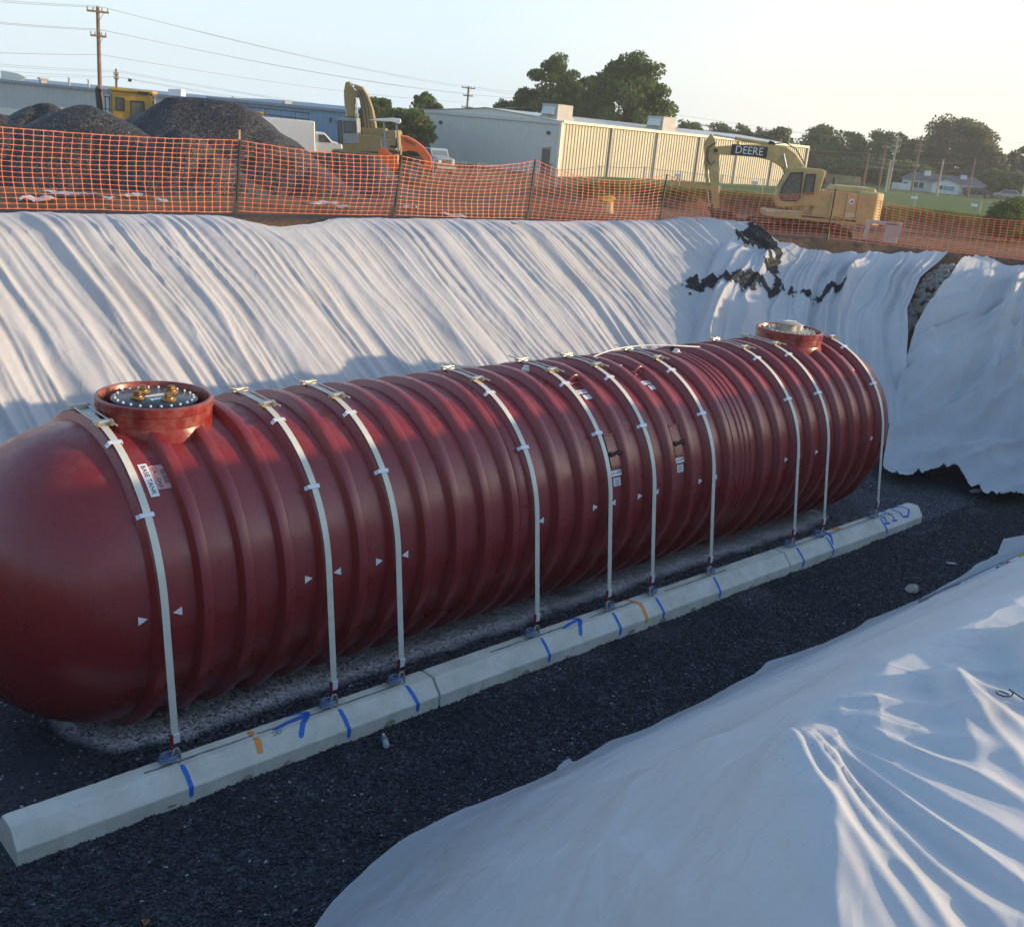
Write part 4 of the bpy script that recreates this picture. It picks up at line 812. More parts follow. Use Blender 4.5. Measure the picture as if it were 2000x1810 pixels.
# ------------------------------------------------------------------ background helpers
def frame_at(px, dist, yaw=0): p = stand(px, dist); D_, az_ = cam_polar(p.x, p.y); return p, -math.radians(float(az_))+math.radians(yaw)
plain('machine_yellow', (.58, .34, .045), .45, var=.15, vscale=1.5, dirt=(.30, .20, .09), dscale=1.8, damt=.6)
plain('old_yellow', (.35, .25, .085), .55, var=.2, vscale=1.5, dirt=(.22, .16, .09), dscale=1.5, damt=.75)
plain('deere_yellow', (.56, .41, .16), .55, var=.14, vscale=1.2, dirt=(.33, .25, .15), dscale=2.2, damt=.75)
plain('track_steel', (.10, .065, .045), .75, .3, var=.3, vscale=4, dirt=(.22, .13, .07), dscale=4, damt=.8)
plain('machine_dark', (.03, .03, .033), .5, var=.2); plain('chrome_rod', (.75, .75, .77), .15, .9, var=.03)
plain('roller_orange', (.80, .14, .025), .4, var=.12, vscale=2, dirt=(.45, .16, .06), dscale=2, damt=.4)
plain('tyre', (.17, .14, .10), .9, var=.3, vscale=4, dirt=(.34, .26, .16), dscale=4, damt=.8); plain('canopy_white', (.78, .78, .76), .4, var=.05)
plain('grey_paint', (.30, .32, .33), .5, var=.1); plain('truck_white', (.80, .79, .75), .35, var=.04)
def glass_mat(name, col, rough=.06):
    m, nt, b = _mat(name); b.inputs['Base Color'].default_value = (*col, 1); b.inputs['Roughness'].default_value = rough; b.inputs['Alpha'].default_value = .55; b.inputs['Specular IOR Level'].default_value = .8
glass_mat('cab_glass', (.16, .20, .20))
def wheel(parent, c, r, w, n=28, axis='y'):
    t = ob('wheel', B().lathe([(r*.55, -w/2), (r*.9, -w/2), (r, -w*.36), (r, w*.36), (r*.9, w/2), (r*.55, w/2)], n, (0, 0, 0), axis, close=True), 'tyre', parent, smooth=40, loc=c)
    ob('rim', B().lathe([(0, -w*.30), (r*.2, -w*.32), (r*.25, -w*.18), (r*.5, -w*.2), (r*.56, -w*.45), (r*.56, w*.4), (0, w*.4)], n, (0, 0, 0), axis), 'grey_paint', t, smooth=40)
    lug = B()
    for k in range(n):
        a = 2*PI*k/n
        for sg in (-1, 1): lug.box((r*1.005*math.cos(a+sg*.05), sg*w*.22, r*1.005*math.sin(a+sg*.05)), (.05*r, w*.42, .09*r), Euler((0, -a, 0)).to_matrix())
    ob('tread', lug, 'tyre', t)
def track_unit(parent, yc, L, h, w, name='track'):
    """a crawler track: belt of shoes round sprocket, idler and rollers"""
    r = h/2; hl = L/2-r; n = 44; per = 4*hl+2*PI*r
    def tp(s):
        s = s % per
        if s < 2*hl: return (-hl+s, h, 0)
        s -= 2*hl
        if s < PI*r: a = PI/2-s/r; return (hl+r*math.cos(a), r+r*math.sin(a), -(s/r))
        s -= PI*r
        if s < 2*hl: return (hl-s, 0, PI)
        s -= 2*hl; a = -PI/2-s/r; return (-hl+r*math.cos(a), r+r*math.sin(a), PI-(s/r)*-1*-1)
    belt = B(); vs = []; N_ = 60
    for k in range(N_):
        x, z, _ = tp(per*k/N_); x2, z2, _ = tp(per*(k+.5)/N_); cx_, cz_ = 0, r; k2 = .84
        vs += [(x, yc-w/2, z), (x, yc+w/2, z), (x*(1-(1-k2)*r/(L/2)), yc+w/2, r+(z-r)*k2), (x*(1-(1-k2)*r/(L/2)), yc-w/2, r+(z-r)*k2)]
    belt.add(vs, [(4*k+j, 4*((k+1) % N_)+j, 4*((k+1) % N_)+(j+1) % 4, 4*k+(j+1) % 4) for k in range(N_) for j in range(4)]); t = ob(name, belt, 'track_steel', parent)
    sh = B()
    for k in range(n):
        x, z, _ = tp(per*k/n); xa, za, _ = tp(per*(k-.2)/n); xb, zb, _ = tp(per*(k+.2)/n); sh.bar((xa, yc, za), (xb, yc, zb), w*1.02, .05, up=(0, 0, 1) if abs(za-zb) < .05 else (1, 0, 0))
    ob('shoes', sh, 'track_steel', t)
    ob('side_frame', B().box((0, yc, r), (hl*2, w*.55, h*.42)), 'track_steel', t, bev=.03)
    for sx in (-1, 1): ob('sprocket', B().lathe([(0, -w*.42), (r*.72, -w*.42), (r*.72, w*.42), (0, w*.42)], 20, (0, 0, 0), 'y'), 'track_steel', t, loc=(sx*hl, yc, r))
    for k in range(6): ob('roller', B().lathe([(0, -w*.40), (r*.26, -w*.40), (r*.26, w*.40), (0, w*.40)], 12, (0, 0, 0), 'y'), 'track_steel', t, loc=(-hl+2*hl*(k+.5)/6, yc, r*.32))
def hyd(parent, a, b, r, split=.55, name='cylinder'):
    a = Vector(a); b = Vector(b); m = a.lerp(b, split); c = ob(name, B().tube([a, m], r, 10), 'deere_yellow', parent, smooth=40); ob('rod', B().tube([m, b], r*.55, 10), 'chrome_rod', c, smooth=40)
def window(parent, poly, y, mat='cab_glass', fr='machine_dark', name='window', t=.03):
    """glazed opening in the plane y: poly of (x, z)"""
    g_ = ob(name, B().prism(poly, y-.012, y+.012), mat, parent); n = len(poly); f = B()
    for k in range(n): a, b = poly[k], poly[(k+1) % n]; f.bar((a[0], y-.012, a[1]), (b[0], y-.012, b[1]), .045, .05, up=(0, 1, 0))
    ob('gasket', f, fr, g_)
# ------------------------------------------------------------------ excavator in front of the metal building
def excavator():
    Dx = 55.0; S = FPX/Dx; loc, rz = frame_at(1570, Dx, 0); b0 = pixof(loc); ch, sh_ = .9956, .0938; yaw = math.radians(9)
    def e(px, py): dx, dy = px-b0[0], py-b0[1]; return ((dx*ch+dy*sh_)/S/math.cos(yaw), (dx*sh_*1.0-dy*ch)/S)
    r = thing('excavator', 'tan yellow crawler excavator with raised boom, parked before the metal building', 'excavator', loc, rz+yaw)
    for yc in (-1.05, 1.05): track_unit(r, yc, 5.0, .95, .6)
    ob('undercarriage', B().box((0, 0, .72), (2.2, 1.7, .5)).lathe([(.75, .9), (.75, 1.12), (0, 1.12)], 24), 'track_steel', r, bev=.04)
    pl = [e(1506, 392), e(1513, 412), e(1693, 424), e(1697, 408), e(1640, 402)]
    ob('deck', B().prism([(-1.75, 1.12), (-1.75, 1.38), (2.6, 1.38), (2.6, 1.12)], -1.28, 1.28), 'deere_yellow', r, bev=.03)
    cab = [e(1511, 407), e(1506, 388), e(1513, 368), e(1527, 341), e(1538, 338), e(1585, 342), e(1589, 347), e(1577, 405)]
    c = ob('cab', B().prism(cab, -1.30, -.30), 'deere_yellow', r, bev=.04, seg=2)
    window(c, [e(1513, 390), e(1516, 374), e(1530, 348), e(1550, 347), e(1548, 392), e(1543, 396), e(1518, 395)], -1.312)
    window(c, [e(1553, 384), e(1557, 350), e(1572, 351), e(1570, 384)], -1.312)
    ob('front_glass', B().add([(e(1513, 370)[0]-.012, -1.2, e(1513, 370)[1]), (e(1513, 370)[0]-.012, -.4, e(1513, 370)[1]), (e(1527, 343)[0]-.012, -.4, e(1527, 343)[1]), (e(1527, 343)[0]-.012, -1.2, e(1527, 343)[1])], [(0, 1, 2, 3)]), 'cab_glass', c)
    xr = e(1588, 360)[0]+.008; ob('rear_window', B().box((xr-.03, -.8, e(1588, 366)[1]), (.03, .75, .78)), 'cab_glass', c)
    ob('hand_rail', B().tube([(e(1507, 375)[0], -1.36, e(1507, 375)[1]), (e(1519, 348)[0], -1.38, e(1519, 348)[1]), (e(1524, 343)[0], -1.34, e(1524, 343)[1])], .02, 6), 'machine_dark', c)
    zt = e(1610, 380)[1]; bx0, bx1 = e(1574, 390)[0], e(1648, 395)[0]
    body = ob('engine_housing', B().prism([(bx0, 1.38), (bx0, zt-.05), (bx0+.1, zt), (bx1, zt+.02), (bx1, 1.38)], -1.27, 1.27), 'deere_yellow', r, bev=.05, seg=2)
    ob('engine_hood', B().prism([(e(1606, 376)[0], zt), (e(1612, 371)[0], zt+.28), (e(1680, 379)[0], zt+.30), (e(1686, 384)[0], zt)], -.75, 1.1), 'deere_yellow', body, bev=.05)
    for k in range(3): ob('door_seam', B().box((bx0+.75+.75*k, -1.272, (zt+1.4)/2), (.02, .012, zt-1.5)), 'machine_dark', body)
    ob('step_rail', B().box(((bx0+bx1)/2-.2, -1.285, 1.30), (2.6, .03, .07)), 'machine_dark', body)
    cx0, cx1 = bx1, e(1697, 400)[0]; cz0, cz1 = 1.15, e(1690, 383)[1]; ys = [(-1.28, cx0), (-1.28, cx1-.45), (-1.0, cx1-.1), (-.5, cx1), (.5, cx1), (1.0, cx1-.1), (1.28, cx1-.45), (1.28, cx0)]
    cw = ob('counterweight', B().prism([(x_, y_) for y_, x_ in ys], cz0, cz1, 'z'), 'deere_yellow', r, bev=.09, seg=3)
    v, f = text_mesh('DEERE', .33); ob('decal_band', B().box((0, 0, 0), (.012, 1.25, .34)), 'machine_dark', cw, loc=(cx1+.004, -.02, cz0+.55)); ob('lettering', B().add([(cx1+.014, -.02+p[0], cz0+.55+p[1]) for p in v], f), 'canopy_white', cw)
    v, f = text_mesh('200LC', .26); ob('lettering', B().add([(bx0+1.9+p[0], -1.277, 1.55+p[1]) for p in v], f), 'canopy_white', body)
    ob('round_badge', B().lathe([(0, -1.285), (.14, -1.285), (.14, -1.27)], 16, (0, 0, 0), 'y'), 'canopy_white', body, loc=(bx0+1.75, 0, zt-.38)); ob('badge_mark', B().prism([(-.07, -.06), (.07, -.06), (.03, .08)], -1.292, -1.286), 'spray_blue_flat', body, loc=(bx0+1.75, 0, zt-.38))
    ob('exhaust', B().tube([(bx0+1.1, .5, zt+.2), (bx0+1.1, .5, zt+.62)], .06, 10), 'machine_dark', body)
    yb = .10
    bo = [e(1566, 352), e(1556, 334), e(1542, 316), e(1525, 304), e(1498, 300), e(1462, 300), e(1420, 302), e(1402, 303), e(1398, 309), e(1402, 317), e(1440, 319), e(1475, 322), e(1500, 328), e(1518, 338), e(1530, 352), e(1545, 372), e(1560, 372)]
    bm_ = ob('boom', B().prism(bo, yb-.26, yb+.26), 'deere_yellow', r, bev=.03)
    cb = e(1460, 311); v, f = text_mesh('DEERE', .52); ta = math.radians(-.5)
    ob('decal_band', B().box((0, 0, 0), (1.75, .010, .50)), 'machine_dark', bm_, loc=(cb[0], yb-.264, cb[1])); ob('lettering', B().add([(cb[0]+p[0]*.92, yb-.272, cb[1]+p[1]) for p in v], f), 'canopy_white', bm_)
    st = [e(1392, 280), e(1399, 290), e(1402, 305), e(1408, 320), e(1413, 412), e(1402, 414), e(1392, 345), e(1383, 330), e(1380, 296)]
    sk = ob('stick', B().prism(st, yb-.20, yb+.20), 'deere_yellow', r, bev=.03)
    ob('stick_pin', B().lathe([(0, -.30), (.10, -.30), (.10, .30), (0, .30)], 14, (0, 0, 0), 'y'), 'machine_dark', sk, loc=(e(1401, 310)[0], yb, e(1401, 310)[1]))
    q = lambda px, py, y=yb: (e(px, py)[0], y, e(px, py)[1])
    hyd(r, q(1497, 299), q(1396, 283), .085, .62); ob('cylinder_bracket', B().prism([e(1490, 303), e(1496, 293), e(1504, 296), e(1508, 304)], yb-.1, yb+.1), 'machine_dark', bm_)
    for yy in (yb-.36, yb+.36): hyd(r, (e(1533, 362)[0], yy, e(1533, 362)[1]), (e(1520, 316)[0], yy, e(1520, 316)[1]), .10, .45)
    hyd(r, q(1384, 328), q(1395, 415), .075, .62)
    for dz in (0, .07): ob('hose', B().tube([q(1400, 296, yb-.3), (e(1386, 305)[0]+dz, yb-.32, e(1386, 305)[1]), (e(1384, 325)[0]+dz, yb-.32, e(1384, 325)[1]), (e(1394, 336)[0], yb-.30, e(1394, 336)[1]), q(1400, 328, yb-.28)], .022, 6), 'machine_dark', sk, smooth=True)
    ob('hose', B().tube([q(1500, 299), q(1525, 297), q(1543, 308), q(1560, 334)], .03, 6), 'machine_dark', bm_, smooth=True)
    bk = [e(1398, 412), e(1413, 414), e(1432, 417), e(1443, 424), e(1440, 428), e(1462, 432), e(1464, 446), e(1440, 450), e(1412, 448), e(1400, 436)]
    bu = ob('bucket', B().prism(bk, yb-.58, yb+.58), 'track_steel', r, bev=.03)
    for k in range(5): ob('tooth', B().prism([e(1462, 437), e(1476, 441), e(1463, 445)], yb-.52+.235*k, yb-.42+.235*k), 'track_steel', bu)
    ob('linkage', B().bar(q(1394, 413), q(1404, 425), .14, .1).bar(q(1394, 413), q(1408, 402), .14, .1), 'machine_dark', bu)
plain('spray_blue_flat', (.03, .10, .42), .5, var=0)
excavator()
# ------------------------------------------------------------------ gravel heaps
def heap(px, D_, h, rx, ry, seed, lab, yaw=0, ridge_len=0.0, crater=0):
    loc, rz = frame_at(px, D_, yaw); n = 96; R_ = 1.15; a = np.linspace(-R_, R_, n); U, V = np.meshgrid(a, a, indexing='ij'); Xh, Yh = U*(rx+ridge_len), V*ry
    ex_ = np.maximum(np.abs(Xh)-ridge_len, 0)/rx; rr = np.hypot(ex_, Yh/ry)*(1+.14*fbm(U*1.6, V*1.6, seed))
    Z = h*np.clip(1-np.sqrt(rr*rr+.012)+.10, -.15, 1)*(1+.05*fbm(U*3, V*3, seed+2))+.05*fbm(Xh*1.5, Yh*1.5, seed+3)
    for k in range(5):
        c_ = np.random.default_rng(seed*9+k).uniform(-.8, .8, 2); Z = Z-.16*np.exp(-((U-c_[0]-.4*V)/.06)**2)*np.clip(1-np.abs(V-c_[1]), 0, 1)*(rr > .1)
    Z = Z-.25; keep = (Z > -.30)[:-1, :-1]
    o = link('gravel_heap', grid_mesh('gravel_heap', Xh, Yh, Z, 'heap_gravel', keep), None, loc, (0, 0, rz)); tag(o, lab, 'gravel heap', 'heaps of dark gravel behind the fence')
heap(168, 47, 3.75, 6.6, 5.0, 1, 'dark gravel heap with pointed top in front of the yellow loader')
heap(400, 51, 4.45, 6.2, 5.4, 2, 'tallest dark gravel heap, standing right of the loader cab', 0, 1.2)
heap(352, 44.5, 3.15, 4.4, 3.6, 3, 'low dark gravel heap at the foot of the tallest heap')
heap(92, 52, 3.55, 5.2, 4.5, 4, 'dark gravel heap partly hidden left behind the pointed heap')
heap(-12, 47, 3.15, 5.0, 4.2, 5, 'dark gravel heap cut by the left edge of the picture')
heap(545, 48, 2.3, 4.2, 3.4, 6, 'spreading dark gravel heap below the white truck', 0, .6)
heap(690, 58, 2.35, 2.6, 2.6, 7, 'low dark gravel heap in front of the road roller drum', 0, .9)
# ------------------------------------------------------------------ wheel loader behind the heaps
def loader():
    loc, rz = frame_at(245, 56, 0); S = FPX/56; r = thing('wheel_loader', 'yellow wheel loader showing its cab above the gravel heaps', 'wheel loader', loc, rz-math.radians(9)); zc = loc.z
    Z = lambda py, px=255: CAM_POS[2]-(py-horizon(px))/S-zc
    X_ = lambda px: (px-245)/S/math.cos(math.radians(9))
    zt, zb = Z(180), Z(246)
    c = ob('cab', B().prism([(X_(228), zb), (X_(226), zt), (X_(288), zt+.02), (X_(297), zb+.9), (X_(294), zb)], -.6, .6), 'machine_yellow', r, bev=.05, seg=2)
    ob('cab_roof', B().box(((X_(226)+X_(292))/2, 0, zt+.06), (X_(296)-X_(222), 1.4, .16)), 'machine_yellow', c, bev=.05)
    window(c, [(X_(258), zb+.45), (X_(258), zt-.38), (X_(279), zt-.38), (X_(281), zb+.55)], -.612); window(c, [(X_(234), zb+.95), (X_(234), zt-.3), (X_(247), zt-.3), (X_(247), zb+.95)], -.612)
    ob('front_glass', B().box((X_(292)+.02, 0, (zt+zb)/2+.45), (.04, 1.4, 1.0), Euler((0, .06, 0)).to_matrix()), 'cab_glass', c); ob('rear_glass', B().box((X_(226)-.02, 0, (zt+zb)/2+.35), (.05, 1.35, .9)), 'cab_glass', c)
    ob('mirror', B().tube([(X_(291), -.8, zt-.05), (X_(297), -1.1, zt-.1), (X_(297), -1.1, zt-.3)], .025, 6).box((X_(297), -1.12, zt-.5), (.06, .2, .4)), 'machine_dark', c)
    ob('work_lamp', B().box((X_(280), -.7, zt+.02), (.5, .2, .12)), 'machine_dark', c)
    ob('engine_hood', B().prism([(X_(226), zb-.5), (X_(226), Z(221)), (X_(140), Z(216)), (X_(134), Z(219)), (X_(134), zb-.6)], -.8, .8), 'machine_yellow', r, bev=.06)
    ob('exhaust_stack', B().tube([(X_(206), -.3, Z(217)), (X_(203), -.3, Z(180))], [.15, .13], 14).tube([(X_(203), -.3, Z(182)), (X_(206), -.3, Z(178))], .15, 12), 'machine_dark', r)
    rl = B()
    for px in (209, 216, 224): rl.tube([(X_(px), .6, Z(216)), (X_(px), .6, Z(191))], .022, 6)
    rl.tube([(X_(206), .6, Z(191)), (X_(227), .6, Z(192))], .022, 6).tube([(X_(206), .6, Z(212)), (X_(227), .6, Z(212))], .022, 6); ob('guard_rail', rl, 'machine_dark', r)
    ob('rear_grid', B().box((X_(138), 0, Z(217)), (.5, 1.4, .12)), 'grey_paint', r)
    ob('chassis', B().box((0, 0, 1.2), (6.2, 1.1, .7)), 'machine_dark', r, bev=.05)
    for x in (-1.9, 1.9):
        for y in (-1.05, 1.05): wheel(r, (x, y, .82), .82, .6)
    ob('lift_arm', B().bar((1.2, -.6, 1.9), (3.6, -.6, .8), .2, .35).bar((1.2, .6, 1.9), (3.6, .6, .8), .2, .35), 'machine_yellow', r); ob('bucket', B().prism([(3.4, .1), (3.5, 1.2), (3.7, 1.3), (3.75, .4), (4.7, .15), (4.7, .05)], -1.4, 1.4), 'track_steel', r, bev=.03)
loader()
# ------------------------------------------------------------------ road roller
def roller():
    Dr = 72; loc, rz = frame_at(795, Dr, 0); S = FPX/Dr; r = thing('road_roller', 'orange road roller with white canopy behind the fence', 'road roller', loc, rz); b0 = pixof(loc)
    def e(px, py): dx, dy = px-b0[0], py-b0[1]; return ((dx*.9956+dy*.0938)/S, (dx*.0938-dy*.9956)/S)
    hd = [e(787, 302), e(786, 271), e(800, 274), e(815, 282), e(829, 293), e(840, 308), e(843, 320), e(842, 330), e(830, 334), e(826, 316), e(815, 302), e(800, 299)]
    h = ob('rear_hood', B().prism(hd, -.75, .75), 'roller_orange', r, bev=.06, seg=2)
    for k in range(5): x, z = e(794+4.2*k, 278+2.0*k); ob('vent_slot', B().box((x, -.757, z-.05), (.06, .02, .26), Euler((0, -.25, 0)).to_matrix()), 'machine_dark', h)
    for y in (-.78, .78): x, z = e(809, 325); wheel(r, (x, y, .70), .70, .5)
    x, z = e(763, 320); wf_ = [e(744, 296), e(752, 293), e(760, 296), e(768, 306), e(780, 308), e(780, 332), e(772, 335), e(764, 331), e(744, 318)]
    y_ = ob('yoke', B().prism(wf_, -1.0, -.85).prism(wf_, .85, 1.0), 'roller_orange', r, bev=.03); ob('hitch', B().box(((e(775, 320)[0]), 0, .75), (.5, .6, .5)), 'machine_dark', y_)
    ob('drum', B().lathe([(0, -.82), (.62, -.82), (.68, -.78), (.68, .78), (.62, .82), (0, .82)], 36, (0, 0, 0), 'y'), 'track_steel', r, smooth=40, loc=(e(742, 325)[0], 0, .68))
    cn = [e(728, 245), e(745, 242), e(772, 241), e(787, 243), e(788, 249), e(784, 252), e(770, 248), e(745, 247)]
    c = ob('canopy', B().prism(cn, -.85, .85), 'canopy_white', r, bev=.04)
    for px in (756, 779):
        for y in (-.7, .7): ob('canopy_post', B().bar((e(px, 248)[0], y, e(px, 248)[1]), (e(px+2, 302)[0], y, e(px+2, 302)[1]), .09, .09), 'grey_paint', c)
    ob('platform', B().box((e(768, 300)[0], 0, e(768, 300)[1]), (1.3, 1.4, .14)), 'machine_dark', r); s_ = ob('seat', B().box((e(772, 292)[0], 0, e(772, 292)[1]), (.5, .5, .15)).box((e(778, 284)[0], 0, e(778, 284)[1]), (.12, .5, .6)), 'machine_dark', r, bev=.03)
    ob('console', B().box((e(757, 288)[0], 0, e(757, 288)[1]), (.3, .5, .7)).tube([(e(760, 283)[0]+.2*math.cos(q), .22*math.sin(q), e(760, 280)[1]+.06*math.cos(q)) for q in np.linspace(0, 2*PI, 14)], .02, 6), 'grey_paint', r)
    ob('hand_rail', B().tube([(e(750, 300)[0], -.72, e(750, 300)[1]), (e(750, 278)[0], -.72, e(750, 278)[1]), (e(768, 280)[0], -.72, e(768, 280)[1])], .025, 6), 'grey_paint', r)
roller()
# ------------------------------------------------------------------ older excavator behind it, boom up
def excavator2():
    De = 80; loc, rz = frame_at(700, De, 0); S = FPX/De; r = thing('excavator', 'worn yellow excavator with its boom raised high behind the road roller', 'excavator', loc, rz-math.radians(12)); b0 = pixof(loc); cy_ = math.cos(math.radians(12))
    def e(px, py): dx, dy = px-b0[0], py-b0[1]; return ((dx*.9956+dy*.0938)/S/cy_, (dx*.0938-dy*.9956)/S)
    for yc in (-1.15, 1.15): track_unit(r, yc, 4.4, .95, .6)
    ob('deck', B().box((.6, 0, 1.25), (4.4, 2.6, .4)), 'old_yellow', r, bev=.04)
    cab = [e(672, 286), e(672, 248), e(676, 240), e(709, 241), e(710, 286)]; c = ob('cab', B().prism(cab, -1.3, -.2), 'grey_paint', r, bev=.05)
    window(c, [e(685, 266), e(685, 246), e(707, 247), e(706, 266)], -1.312); window(c, [e(673, 284), e(674, 246), e(681, 245), e(681, 284)], -1.312)
    ob('mirror', B().tube([(e(672, 250)[0], -1.3, e(672, 250)[1]), (e(664, 241)[0], -1.4, e(664, 241)[1])], .025, 6).box((e(662, 245)[0], -1.4, e(662, 245)[1]), (.15, .08, .32)), 'machine_dark', c)
    ob('housing', B().prism([e(680, 300), e(681, 268), e(752, 272), e(778, 268), e(777, 300)], -1.25, 1.25), 'old_yellow', r, bev=.06); ob('engine_hood', B().prism([e(709, 272), e(711, 257), e(752, 259), e(753, 272)], -.2, 1.2), 'old_yellow', r, bev=.06)
    ob('counterweight', B().prism([e(762, 302), e(760, 262), e(778, 262), e(779, 300)], -1.2, 1.2), 'old_yellow', r, bev=.1)
    bo = [e(714, 268), e(711, 235), e(708, 205), e(706, 194), e(698, 188), e(702, 184), e(714, 187), e(724, 203), e(731, 225), e(735, 250), e(737, 268)]
    b = ob('boom', B().prism(bo, -.05, .50), 'old_yellow', r, bev=.03)
    for dx in (3, 9, 15): ob('hydraulic_pipe', B().tube([(e(712+dx, 262)[0], -.09, e(712+dx, 262)[1]), (e(708+dx, 215)[0], -.09, e(708+dx, 215)[1]), (e(702+dx*.8, 192)[0], -.09, e(702+dx*.8, 192)[1])], .035, 6), 'machine_dark', b)
    st = [e(684, 179), e(691, 177), e(697, 190), e(705, 196), e(706, 203), e(699, 210), e(696, 240), e(684, 240), e(682, 215), e(680, 195)]; s = ob('stick', B().prism(st, .03, .42), 'old_yellow', r, bev=.03)
    hyd(r, (e(716, 190)[0], .22, e(716, 190)[1]), (e(690, 180)[0], .22, e(690, 180)[1]), .10, .6); hyd(r, (e(704, 262)[0], -.15, e(704, 262)[1]), (e(703, 205)[0], -.15, e(703, 205)[1]), .11, .5); hyd(r, (e(681, 200)[0], .2, e(681, 200)[1]), (e(682, 238)[0], .2, e(682, 238)[1]), .08, .6)
    ob('bucket', B().prism([e(682, 238), e(698, 238), e(703, 262), e(694, 276), e(684, 262)], -.3, .8), 'track_steel', r, bev=.03)
excavator2()
# ------------------------------------------------------------------ white service truck and small truck
def service_truck():
    Dt = 84; loc, rz = frame_at(565, Dt, 0); S = FPX/Dt; zc = loc.z; r = thing('service_truck', 'white box truck with a black roof rack behind the tallest gravel heap', 'truck', loc, rz); b0 = pixof(loc)
    def e(px, py): dx, dy = px-b0[0], py-b0[1]; return ((dx*.9956+dy*.0938)/S, (dx*.0938-dy*.9956)/S)
    ob('box_body', B().prism([e(502, 300), e(507, 236), e(615, 246), e(613, 300)], -1.1, 1.1), 'truck_white', r, bev=.05)
    c = ob('cab', B().prism([e(613, 300), e(616, 264), e(632, 266), e(645, 281), e(662, 286), e(662, 302)], -.95, .95), 'truck_white', r, bev=.06)
    window(c, [e(621, 280), e(621, 269), e(631, 270), e(641, 282)], -.962)
    rk = B()
    for y in (-1.0, 1.0):
        rk.tube([(e(474, 218)[0], y, e(474, 218)[1]), (e(607, 232)[0], y, e(607, 232)[1])], .035, 6).tube([(e(480, 228)[0], y, e(480, 228)[1]), (e(607, 243)[0], y, e(607, 243)[1])], .03, 6)
        for px in (505, 530, 556, 582, 606): rk.tube([(e(px, 219+(px-474)*.105)[0], y, e(px, 219+(px-474)*.105)[1]), (e(px, 243)[0], y, e(px, 232+(px-474)*.105)[1])], .03, 6)
    for px in (480, 530, 582, 606): rk.tube([(e(px, 218)[0], -1, e(px, 219+(px-474)*.105)[1]), (e(px, 218)[0], 1, e(px, 219+(px-474)*.105)[1])], .03, 6)
    ob('roof_rack', rk, 'machine_dark', r); ob('tool_crate', B().box((e(515, 233)[0], -.6, e(515, 232)[1]), (.8, .6, .28)), 'machine_yellow', r, bev=.02)
    for px in (530, 640):
        for y in (-.9, .9): wheel(r, (e(px, 310)[0], y, .42), .42, .28, 20)
    ob('chassis', B().box((.6, 0, .6), (6.5, 1.2, .3)), 'machine_dark', r)
service_truck()
def small_truck():
    Dt = 88; loc, rz = frame_at(855, Dt, 0); S = FPX/Dt; r = thing('flatbed_truck', 'small grey flatbed truck at the end of the metal building', 'truck', loc, rz-math.radians(62)); 
    plain('faded_blue', (.36, .42, .47), .4, var=.15, vscale=2, dirt=(.3, .28, .24), dscale=2, damt=.4)
    c = ob('cab', B().prism([(-.9, .75), (-.95, 1.9), (.15, 1.95), (.55, 1.35), (1.5, 1.25), (1.55, .7)], -.8, .8), 'faded_blue', r, bev=.07, seg=2)
    window(c, [(-.7, 1.35), (-.7, 1.8), (.1, 1.82), (.42, 1.35)], -.812); ob('windscreen', B().add([(.17, -.68, 1.9), (.17, .68, 1.9), (.56, .68, 1.4), (.56, -.68, 1.4)], [(0, 1, 2, 3)]), 'cab_glass', c)
    g_ = ob('grille', B().box((1.58, 0, .98), (.06, 1.05, .5)), 'grey_paint', r, bev=.02); ob('grille_mesh', B().box((1.60, 0, .98), (.06, .8, .36)), 'track_steel', g_); ob('bumper', B().box((1.68, 0, .55), (.14, 1.7, .22)), 'grey_paint', r, bev=.03)
    for y in (-.62, .62): ob('headlight', B().lathe([(0, 1.66), (.12, 1.65), (.13, 1.56)], 14, (0, y, 1.0), 'x'), 'canopy_white', r)
    for x in (-2.2, 1.0):
        for y in (-.75, .75): wheel(r, (x, y, .42), .42, .28, 20)
    ob('flat_bed', B().box((-2.3, 0, .95), (2.6, 1.8, .16)).box((-1.05, 0, 1.3), (.08, 1.8, .7)), 'machine_dark', r)
small_truck()
# ------------------------------------------------------------------ buildings
plain('wall_tan', (.60, .53, .38), .55, var=.04, vscale=.6); plain('wall_end', (.60, .60, .55), .55, var=.03, vscale=.6); plain('gutter_cream', (.80, .74, .56), .5, var=.04)
plain('roof_white', (.72, .70, .62), .5, var=.05); plain('brown_door', (.13, .10, .085), .5, var=.1); plain('hvac_grey', (.42, .40, .36), .6, var=.1, vscale=1, dirt=(.25, .24, .22), damt=.4)
plain('wall_grey', (.44, .49, .49), .6, var=.05, vscale=.2); plain('wall_blue', (.17, .33, .48), .6, var=.06, vscale=.2); plain('trim_blue', (.22, .30, .37), .5)
def corr_wall(parent, a, b, z0, z1, mat, pitch=.30, depth=.045, name='wall'):
    """ribbed sheet-metal wall from a to b (plan points, outside on the right-hand side walking a to b)"""
    a = Vector((*a, 0)); b = Vector((*b, 0)); L = (b-a).length; d = (b-a)/L; nrm = Vector((d.y, -d.x, 0)); s = 0; P = []
    while s < L:
        for f_, h in ((0, 0), (.42, 0), (.56, 1), (.86, 1), (1.0, 0)):
            if s+f_*pitch <= L: P.append(a+d*(s+f_*pitch)+nrm*h*depth)
        s += pitch
    P.append(b); n = len(P); mb = B().add([(p.x, p.y, z0) for p in P]+[(p.x, p.y, z1) for p in P], [(i, i+1, n+i+1, n+i) for i in range(n-1)]); me = bpy.data.meshes.new(name); me.from_pydata(mb.v, [], mb.f); me.materials.append(MATS[mat]); return link(name, me, parent)
def pt2(px, D_): p = stand(px, D_); return Vector((p.x, p.y))
